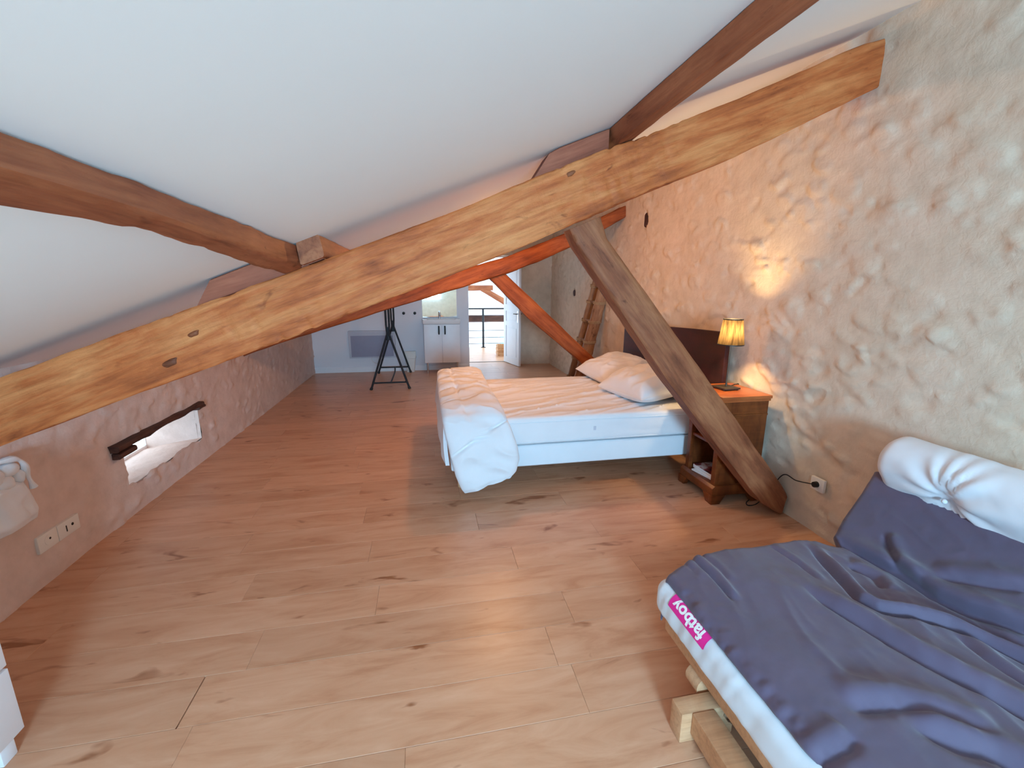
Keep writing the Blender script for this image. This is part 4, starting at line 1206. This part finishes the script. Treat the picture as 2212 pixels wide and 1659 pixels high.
timber('tie_beam', [[(-0.6, 12.0, .57), (-0.6, 12.2, .57), (-0.6, 12.2, .76), (-0.6, 12.0, .76)], [(3.6, 12.0, .575), (3.6, 12.2, .575), (3.6, 12.2, .755), (3.6, 12.0, .755)]],
       MAT['darkwood'], 'dark horizontal tie beam crossing the bright stairwell behind the railing', seed=51, jit=0.01)
timber('collar_beam', [[(-0.6, 11.4, 1.40), (-0.6, 11.55, 1.40), (-0.6, 11.55, 1.56), (-0.6, 11.4, 1.56)], [(1.72, 11.4, 1.43), (1.72, 11.55, 1.43), (1.72, 11.55, 1.56), (1.72, 11.4, 1.56)]],
       MAT['purlin'], 'brown collar beam high in the stairwell seen through the doorway', seed=52, jit=0.01)
timber('roof_brace', [[(1.40, 11.42, 1.42), (1.40, 11.53, 1.42), (1.53, 11.53, 1.50), (1.53, 11.42, 1.50)], [(2.5, 11.42, 0.78), (2.5, 11.53, 0.78), (2.60, 11.53, 0.92), (2.60, 11.42, 0.92)]],
       MAT['purlin'], 'brown diagonal brace dropping to the right in the stairwell beyond the door', seed=53, jit=0.006)
# the stairwell: pale walls, open to daylight from above
mb = MB(); mb.box(-4.0, 6.5, 15.0, 15.2, -3.2, 3.4)
tag(mb.build('wall_back', MAT['white_wall'], smooth=False), kind='structure')
mb = MB(); mb.box(-4.0, 6.5, 11.2, 15.0, -3.3, -3.1)
tag(mb.build('floor', MAT['white_wall'], smooth=False), kind='structure')
w3 = thing('window_3', (2.4, 15.0, -0.7), None, None); tag(w3, kind='structure')
mb = MB()
for (a, b_, c, d) in ((2.02, 3.4, -0.72, -0.66), (2.02, 3.4, -0.10, -0.04), (2.02, 2.08, -0.66, -0.10), (2.42, 2.48, -0.66, -0.10), (3.34, 3.4, -0.66, -0.10)):
    mb.box(a, b_, 14.96, 15.0, c, d, 0.004)
mb.build('window_frame', MAT['white'], w3)
for a, b_ in ((2.08, 2.42), (2.48, 3.34)):
    mb = MB(); mb.box(a, b_, 14.975, 14.985, -0.66, -0.10); mb.build('pane', MAT['sky_pane'], w3, smooth=False)

# ------------------------------------------------------------------ futon daybed in the right foreground
fr_ = thing('futon_sofa', (1.5, 0.6, 0), 'pale beech slatted futon sofa frame in the right foreground', 'sofa')
mb = MB(); mb.box(0.822, 0.905, -0.80, 1.05, 0.035, 0.12, 0.006); mb.build('lower_rail', MAT['pine'], fr_)
mb = MB(); mb.box(0.785, 0.985, 1.05, 1.115, 0.0, 0.118, 0.007); mb.build('foot_block', MAT['pine'], fr_)
mb = MB(); mb.cyl((0.955, 1.048, 0.085), (0.955, 1.030, 0.085), 0.012, 0.011, 12); mb.cyl((0.955, 1.031, 0.085), (0.955, 1.020, 0.085), 0.006, seg=10); mb.build('bolt', MAT['chrome'], fr_)
mb = MB(); mb.cyl((0.93, 1.125, 0.120), (0.93, 1.195, 0.120), 0.042, seg=24); mb.build('roller', MAT['pine'], fr_)
mb = MB(); mb.box(0.895, 0.935, -0.80, 1.36, 0.165, 0.225, 0.006); mb.build('seat_rail', MAT['pine'], fr_)
mb = MB(); mb.box(1.70, 1.745, -0.80, 1.40, 0.155, 0.215, 0.006); mb.build('seat_rail', MAT['pine'], fr_)
for y_ in (1.30, 1.06, 0.82, 0.58, 0.34, 0.10, -0.14, -0.38, -0.62):
    mb = MB(); mb.box(0.935, 1.70, y_ - .035, y_ + .035, 0.195, 0.215, 0.003); mb.build('slat', MAT['pine'], fr_)
mb = MB(); mb.box(1.72, 1.76, 1.18, 1.26, 0.0, 0.16, 0.006); mb.build('leg', MAT['pine'], fr_)
mb = MB(); mb.box(0.985, 1.72, 1.06, 1.105, 0.04, 0.11, 0.005); mb.build('cross_rail', MAT['pine'], fr_)
mb = MB(); mb.box(2.285, 2.312, -0.80, 1.70, 0.55, 0.735, 0.008); mb.build('back_board', MAT['pine'], fr_)
mb = MB(); mb.prism([(1.84, 0.345), (2.10, 0.535), (2.16, 0.525), (2.19, 0.46), (1.93, 0.27), (1.86, 0.28)], 1, -0.75, 1.46, 0.015); mb.build('back_pad', MAT['mattress'], fr_)
for y_ in (1.58, -0.70):
    mb = MB(); mb.box(2.272, 2.285, y_ - .04, y_ + .04, 0.0, 0.735, 0.006); mb.build('back_post', MAT['pine'], fr_)

def fut_disp(P, N):
    side = np.clip(-N[:, 0], 0, 1)
    return side * 0.0035 * vnoise(np.stack([P[:, 0] * 4, P[:, 1] * 55 + P[:, 2] * 20, P[:, 2] * 6], -1), 81) + 0.003 * fbm(P * 9, 82, 2)
P, F = soft_box(0.865, 1.80, -0.75, 1.42, 0.218, 0.372, 0.05, 60, 150, 12, fut_disp)
fm = raw('futon_mattress', P, F, MAT['mattress'], None, Matrix.Translation((1.3, 0.4, 0.22)), True, 180)
tag(fm, 'white futon mattress with a pink label on its front edge', 'mattress')
# label sewn on the rounded edge, with its lettering upside down as seen from the room
AC, AZ, AR = 0.915, 0.322, 0.0535
def arc(theta, y_, lift=0.0):
    t = math.radians(theta)
    return (AC - (AR + lift) * math.cos(t), y_, AZ + (AR + lift) * math.sin(t))
LY0, LY1, T0, T1 = 1.085, 1.300, 6, 82
V, F = [], []
for i in range(13):
    for j in range(9):
        V.append(arc(T0 + (T1 - T0) * j / 8, LY0 + (LY1 - LY0) * i / 12, 0.001))
F = grid_faces(13, 9)
V2 = [arc(T0 + (T1 - T0) * j / 8, LY0 + (LY1 - LY0) * i / 12, -0.002) for i in range(13) for j in range(9)]
off = len(V); F = F + [tuple(q + off for q in f[::-1]) for f in F]
lab = raw('label', V + V2, F, MAT['pink'], fm, None, True, 180)
lab['label'] = 'pink label lettered in white'
cu = bpy.data.curves.new('lettering', 'FONT'); cu.body = 'fatboy'; cu.size = 1.0; cu.offset = 0.034; cu.resolution_u = 4; cu.extrude = 0.0; cu.space_character = 1.02
to = bpy.data.objects.new('lettering', cu); COL.objects.link(to)
bpy.context.view_layer.update()
me = bpy.data.meshes.new_from_object(to.evaluated_get(bpy.context.evaluated_depsgraph_get()))
bpy.data.objects.remove(to)
bm = bmesh.new(); bm.from_mesh(me)
bmesh.ops.subdivide_edges(bm, edges=[e for e in bm.edges if e.calc_length() > 0.2], cuts=2)
xs2 = [v_.co.x for v_ in bm.verts]; ys2 = [v_.co.y for v_ in bm.verts]
xa, xb, ya, yb = min(xs2), max(xs2), min(ys2), max(ys2)
for v_ in bm.verts:
    u = (v_.co.x - xa) / (xb - xa); w = (v_.co.y - ya) / (yb - ya)
    v_.co = Vector(arc(76 - w * 63, LY0 + .022 + u * (LY1 - LY0 - .040), 0.0022))
bm.verts.index_update()
V = [tuple(v_.co) for v_ in bm.verts]; F = [[v_.index for v_ in f.verts] for f in bm.faces]; bm.free()
raw('lettering', V, F, MAT['letter'], lab, Matrix.Translation(fm.location), False)

# back cushion: tufted white bolster
def bolster():
    prof = np.array([(2.12, 0.565), (2.085, 0.62), (2.045, 0.68), (2.045, 0.76), (2.095, 0.825), (2.165, 0.845), (2.228, 0.820), (2.264, 0.74), (2.268, 0.62), (2.24, 0.55), (2.16, 0.54)])
    n = 80
    cl_ = np.concatenate([prof, prof[:1]])
    L = np.concatenate([[0], np.cumsum(np.linalg.norm(np.diff(cl_, axis=0), axis=1))])
    t = np.linspace(0, L[-1], n, endpoint=False)
    ring = np.stack([np.interp(t, L, cl_[:, 0]), np.interp(t, L, cl_[:, 1])], -1)
    for _ in range(6): ring = (np.roll(ring, 1, 0) + 2 * ring + np.roll(ring, -1, 0)) / 4
    c = ring.mean(0)
    ysx = np.concatenate([np.linspace(-0.75, 1.52, 170), 1.52 + 0.075 * np.sin(np.linspace(0.08, 1.0, 18) * math.pi / 2)])
    V = []
    for y_ in ysx:
        k = 1.0
        if y_ > 1.52: k = max(0.0, 1 - ((y_ - 1.52) / 0.075) ** 2) ** .35 * .97 + .03
        V.append(np.stack([c[0] + (ring[:, 0] - c[0]) * k, np.full(n, y_), c[1] + (ring[:, 1] - c[1]) * k], -1))
    V = np.array(V)
    # tufts: pulled-in buttons with radiating folds on the front face
    nrm = ring - c; nrm = nrm / np.linalg.norm(nrm, axis=1, keepdims=True)
    H = np.zeros(V.shape[:2])
    front = (V[..., 0] < 2.18).astype(float)
    for ty in (1.285, 0.62, -0.05):
        dy = V[..., 1] - ty; dzv = (V[..., 2] - 0.645) + (V[..., 0] - 2.08) * .3
        d = np.sqrt(dy ** 2 + dzv ** 2); an = np.arctan2(dzv, dy)
        H += -0.026 * np.exp(-(d / 0.05) ** 2) * front
        H += 0.008 * np.cos(an * 13 + 2 * np.sin(an * 3 + ty)) * np.exp(-((d - 0.11) / 0.085) ** 2) * front
    H += 0.006 * fbm(V * 8, 91, 3)
    V[..., 0] += nrm[None, :, 0] * H; V[..., 2] += nrm[None, :, 1] * H
    F = []
    for k in range(len(V) - 1):
        for q in range(n): F.append((k * n + q, k * n + (q + 1) % n, (k + 1) * n + (q + 1) % n, (k + 1) * n + q))
    F.append(tuple(range(n))[::-1]); F.append(tuple((len(V) - 1) * n + q for q in range(n)))
    return V.reshape(-1, 3), F
V, F = bolster()
bo = raw('back_cushion', V, F, MAT['sheet'], None, Matrix.Translation((2.1, 0.5, 0.4)), True, 180)
tag(bo, 'white tufted back cushion of the futon sofa against the wall', 'cushion')
mb = MB(); mb.sphere((2.068, 1.285, 0.648), 0.010, u=12, v=8); mb.build('button', MAT['sheet'], bo)

# dark cover thrown over the seat and the lower backrest
def cover():
    prof = np.array([(0.893, 0.372), (0.905, 0.390), (0.935, 0.402), (1.00, 0.408), (1.15, 0.412), (1.35, 0.412), (1.55, 0.405), (1.68, 0.395), (1.75, 0.385), (1.80, 0.388), (1.85, 0.43), (1.93, 0.475), (2.02, 0.535), (2.09, 0.590), (2.125, 0.625), (2.135, 0.632)])
    L = np.concatenate([[0], np.cumsum(np.linalg.norm(np.diff(prof, axis=0), axis=1))])
    ns_, nv_ = 230, 260
    t = np.linspace(0, L[-1], ns_)
    px, pz = np.interp(t, L, prof[:, 0]), np.interp(t, L, prof[:, 1])
    for _ in range(8):
        px[1:-1] = (px[:-2] + 2 * px[1:-1] + px[2:]) / 4; pz[1:-1] = (pz[:-2] + 2 * pz[1:-1] + pz[2:]) / 4
    yend = np.interp(px, [0.83, 0.948, 1.052, 1.176, 1.263, 1.42, 1.586, 1.686, 1.74, 1.775, 1.80, 1.935, 2.136], [1.355, 1.405, 1.445, 1.47, 1.475, 1.49, 1.50, 1.495, 1.44, 1.43, 1.50, 1.565, 1.635])
    nd = 26
    Xg, Yg, Zg = [], [], []
    seat = 1 - sstep(1.70, 1.80, px)
    dx_, dz_ = np.gradient(px), np.gradient(pz); l_ = np.hypot(dx_, dz_); nx_, nz_ = -dz_ / l_, dx_ / l_
    for v_ in np.linspace(0, 1, nv_):
        v2 = v_ ** 0.8
        Xg.append(px.copy()); Yg.append(-0.72 + (yend - 0.03 + 0.72) * v2); Zg.append(pz.copy())
    for k in range(1, nd + 1):
        a = k / nd
        b = min(1.0, a * 4) * math.pi / 2
        out_ = 0.03 * math.sin(b); dn = 0.03 * (1 - math.cos(b)) + max(0, a - .25) / .75 * (0.16 * seat + 0.05 * (1 - seat))
        Xg.append(px - nx_ * dn * 0 + (1 - seat) * dn * .55); Yg.append(yend - 0.03 + out_); Zg.append(pz - dn)
    X, Y, Z = np.array(Xg), np.array(Yg), np.array(Zg)
    H = np.zeros_like(X)
    def crease(pts, D, w, ridge, rs=1.0):
        nonlocal H
        pts = np.array(pts, float)
        best = np.full(X.shape, 9.0); sg = np.zeros_like(X); tt = np.zeros_like(X)
        cum = np.concatenate([[0], np.cumsum(np.linalg.norm(np.diff(pts, axis=0), axis=1))])
        for (a, b), c0, c1 in zip(zip(pts[:-1], pts[1:]), cum[:-1], cum[1:]):
            e = b - a; q = np.clip(((X - a[0]) * e[0] + (Y - a[1]) * e[1]) / (e @ e), 0, 1)
            ex, ey = X - a[0] - q * e[0], Y - a[1] - q * e[1]; d = np.hypot(ex, ey)
            m_ = d < best
            best = np.where(m_, d, best); sg = np.where(m_, np.sign(e[0] * ey - e[1] * ex), sg); tt = np.where(m_, (c0 + q * (c1 - c0)) / cum[-1], tt)
        tap = sstep(0, 0.18, tt + .03) * sstep(1.04, 0.85, tt)
        H += tap * (-D * np.exp(-(best / w) ** 2) * 1.25 + 1.25 * ridge * np.exp(-((best - 2.0 * w * rs) / (1.7 * w * rs)) ** 2) * (0.55 + 0.45 * sg))
    crease([(1.768, 1.50), (1.784, 1.446), (1.791, 1.32), (1.807, 1.217), (1.808, 1.145), (1.80, 1.081), (1.813, 1.0), (1.853, 0.866), (1.87, 0.4)], 0.030, 0.016, 0.020)
    crease([(1.913, 1.372), (1.854, 1.289), (1.826, 1.233), (1.808, 1.145)], 0.014, 0.012, 0.014)
    crease([(1.847, 1.146), (1.919, 1.018), (1.963, 0.943), (2.0, 0.7)], 0.012, 0.02, 0.014)
    crease([(1.61, 1.45), (1.58, 1.36), (1.53, 1.21), (1.49, 1.11), (1.51, 1.05), (1.60, 1.01), (1.68, 0.95), (1.72, 0.88), (1.75, 0.8), (1.78, 0.4)], 0.026, 0.013, 0.024)
    crease([(1.34, 1.21), (1.36, 1.09), (1.39, 0.99), (1.41, 0.91), (1.43, 0.84), (1.46, 0.77), (1.51, 0.66), (1.6, 0.3)], 0.020, 0.022, 0.022)
    crease([(1.67, 0.94), (1.64, 0.83), (1.63, 0.73), (1.66, 0.4)], 0.012, 0.014, 0.012)
    crease([(1.18, 0.70), (1.24, 0.63), (1.30, 0.59), (1.4, 0.4)], 0.018, 0.025, 0.018)
    crease([(1.06, 0.76), (1.21, 0.74), (1.28, 0.70), (1.36, 0.62)], 0.012, 0.022, 0.014)
    crease([(0.88, 0.68), (0.97, 0.68), (1.02, 0.70)], 0.010, 0.018, 0.010)
    crease([(1.66, 1.30), (1.70, 1.22), (1.66, 1.15)], 0.016, 0.018, 0.010)
    for cx_, ln, dp in ((1.00, .10, .004), (1.05, .24, .012), (1.10, .15, .004), (1.45, .20, .006)):
        crease([(cx_ - .01, 1.47), (cx_, 1.40 - ln * .4), (cx_ - .01, 1.42 - ln)], dp, 0.009, dp)
    H += 0.012 * fbm(np.stack([X * 3 + Y * 1.2, Y * 2.2, X * 0], -1), 95, 2)
    rdg = lambda q: np.clip(1 - np.abs(q) * 2.0, 0, 1) ** 2
    H += 0.007 * rdg(vnoise(np.stack([X * 7 - Y * 2.5, Y * 2.2 + X * 1.5, X * 0], -1), 103)) * sstep(.93, 1.05, X) + 0.003 * rdg(vnoise(np.stack([X * 13 - Y * 4, Y * 4 + X * 3, X * 0], -1), 104))
    H += 0.0022 * fbm(np.stack([X * 24, Y * 24, X * 0], -1), 96, 3)
    s_n = np.broadcast_to(t, X.shape)
    ruff = np.exp(-((s_n - 0.02) / 0.022) ** 2)
    H += ruff * (0.006 * vnoise(np.stack([Y * 46, s_n * 30, X * 0], -1), 97) + 0.004)
    hang = np.concatenate([np.zeros(nv_), np.linspace(0, 1, nd)])[:, None]
    Y = Y + hang * 0.020 * fbm(np.stack([X * 11, Y * 0, Z * 3], -1), 98, 2)
    H = H * (1 - 0.7 * np.clip(hang * 2, 0, 1))
    H = np.maximum(H, -0.022)
    X = X + nx_[None] * H; Z = Z + nz_[None] * H
    G = np.stack([X, Y, Z], -1)
    return G.reshape(-1, 3), [f[::-1] for f in grid_faces(nv_ + nd, ns_)]
V, F = cover()
co = raw('sofa_cover', V, F, MAT['dark'], None, Matrix.Translation((1.4, 0.6, 0.38)), True, 180)
tag(co, 'dark slate cotton cover crumpled over the futon seat and backrest', 'cover')
sm = co.modifiers.new('thickness', 'SOLIDIFY'); sm.thickness = 0.006; sm.offset = 0

# ------------------------------------------------------------------ left foreground: chest of drawers, hanging cloth bag
ch = thing('chest_of_drawers', (-1.6, 1.1, 0), 'white chest of drawers at the left edge of the picture', 'chest of drawers')
mb = MB(); mb.box(-1.84, -1.372, 0.66, 1.452, 0.07, 0.80, 0.004); mb.build('body', MAT['white'], ch)
for k in range(3):
    z0_ = 0.075 + k * 0.243
    mb = MB(); mb.box(-1.372, -1.352, 0.665, 1.455, z0_, z0_ + 0.232, 0.003); d_ = mb.build('drawer', MAT['white'], ch)
    mb = MB(); mb.sphere((-1.338, 1.06, z0_ + .12), 0.014, u=14, v=8); mb.build('knob', MAT['chrome'], d_)
mb = MB(); mb.box(-1.85, -1.345, 0.65, 1.462, 0.80, 0.82, 0.004); mb.build('top', MAT['white'], ch)
for a, c in ((-1.42, 1.385), (-1.42, 0.68), (-1.83, 1.385), (-1.83, 0.68)):
    mb = MB(); mb.box(a, a + .05, c, c + .05, 0, 0.072, 0.004); mb.build('foot', MAT['white'], ch)

bgx = thing('cloth_bag', (-1.89, 2.19, 0.41), 'crumpled white cloth bag hanging on the left wall above the sockets', 'bag')
rings = []
for k in range(40):
    t = k / 39
    z_ = 0.408 + t * 0.22
    wy = np.interp(t, [0, .05, .2, .45, .7, .9, 1], [.10, .148, .160, .150, .135, .120, .07]); wx = np.interp(t, [0, .05, .2, .5, .9, 1], [.02, .05, .062, .055, .045, .02])
    r_ = []
    for q in range(56):
        a = 2 * math.pi * q / 56
        nzv = float(fbm(np.array([[math.cos(a) * 2.2, math.sin(a) * 2.2, z_ * 7]]), 77, 3)[0])
        fold = abs(float(vnoise(np.array([[math.sin(a) * 4 + z_ * 9, z_ * 12, 3.0]]), 79)[0]))
        k2 = 1 + .35 * nzv - .35 * fold
        r_.append((-1.892 + wx * math.cos(a) * k2, 2.19 + wy * math.copysign(abs(math.sin(a)) ** .8, math.sin(a)) * (1 + .06 * nzv), z_ + .012 * nzv))
    rings.append(r_)
mb = MB(); mb.loft(rings); mb.build('pouch', MAT['sheet'], bgx, angle=180)
mb = MB(); mb.tube(bez([(-1.90, 2.05, 0.725), (-1.875, 2.15, 0.738), (-1.862, 2.25, 0.735), (-1.862, 2.30, 0.70), (-1.868, 2.318, 0.63), (-1.868, 2.335, 0.56)], 10), [0.012 + .004 * math.sin(i_ * .4) for i_ in range(51)], 10); mb.build('rolled_rim', MAT['sheet'], bgx)
mb = MB(); mb.box(-1.93, -1.905, 2.06, 2.315, 0.58, 0.735, 0.012, 3); mb.build('back_flap', MAT['sheet'], bgx)
for cy_, cz_, ry_, rz_ in ((2.25, 0.685, .045, .035), (2.17, 0.675, .05, .04), (2.215, 0.635, .05, .032), (2.285, 0.64, .022, .035)):
    mb = MB(); mb.sphere((-1.885, cy_, cz_), 1.0, 0.032, ry_, rz_, 24, 14)
    for v_ in mb.bm.verts:
        v_.co.x += 0.012 * float(fbm(np.array([[v_.co.y * 30, v_.co.z * 30, 1.0]]), 83, 2)[0])
    mb.build('rolled_cloth', MAT['sheet'], bgx, angle=180)
mb = MB(); mb.tube(bez([(-1.90, 2.12, 0.70), (-1.92, 2.10, 0.80), (-1.93, 2.08, 0.86), (-1.92, 2.10, 0.80), (-1.90, 2.16, 0.71)], 8), 0.006, 8); mb.build('loop', MAT['sheet'], bgx)
mb = MB(); mb.cyl((-1.99, 2.08, 0.865), (-1.90, 2.08, 0.875), 0.006, seg=10); mb.build('nail', MAT['blackp'], bgx)
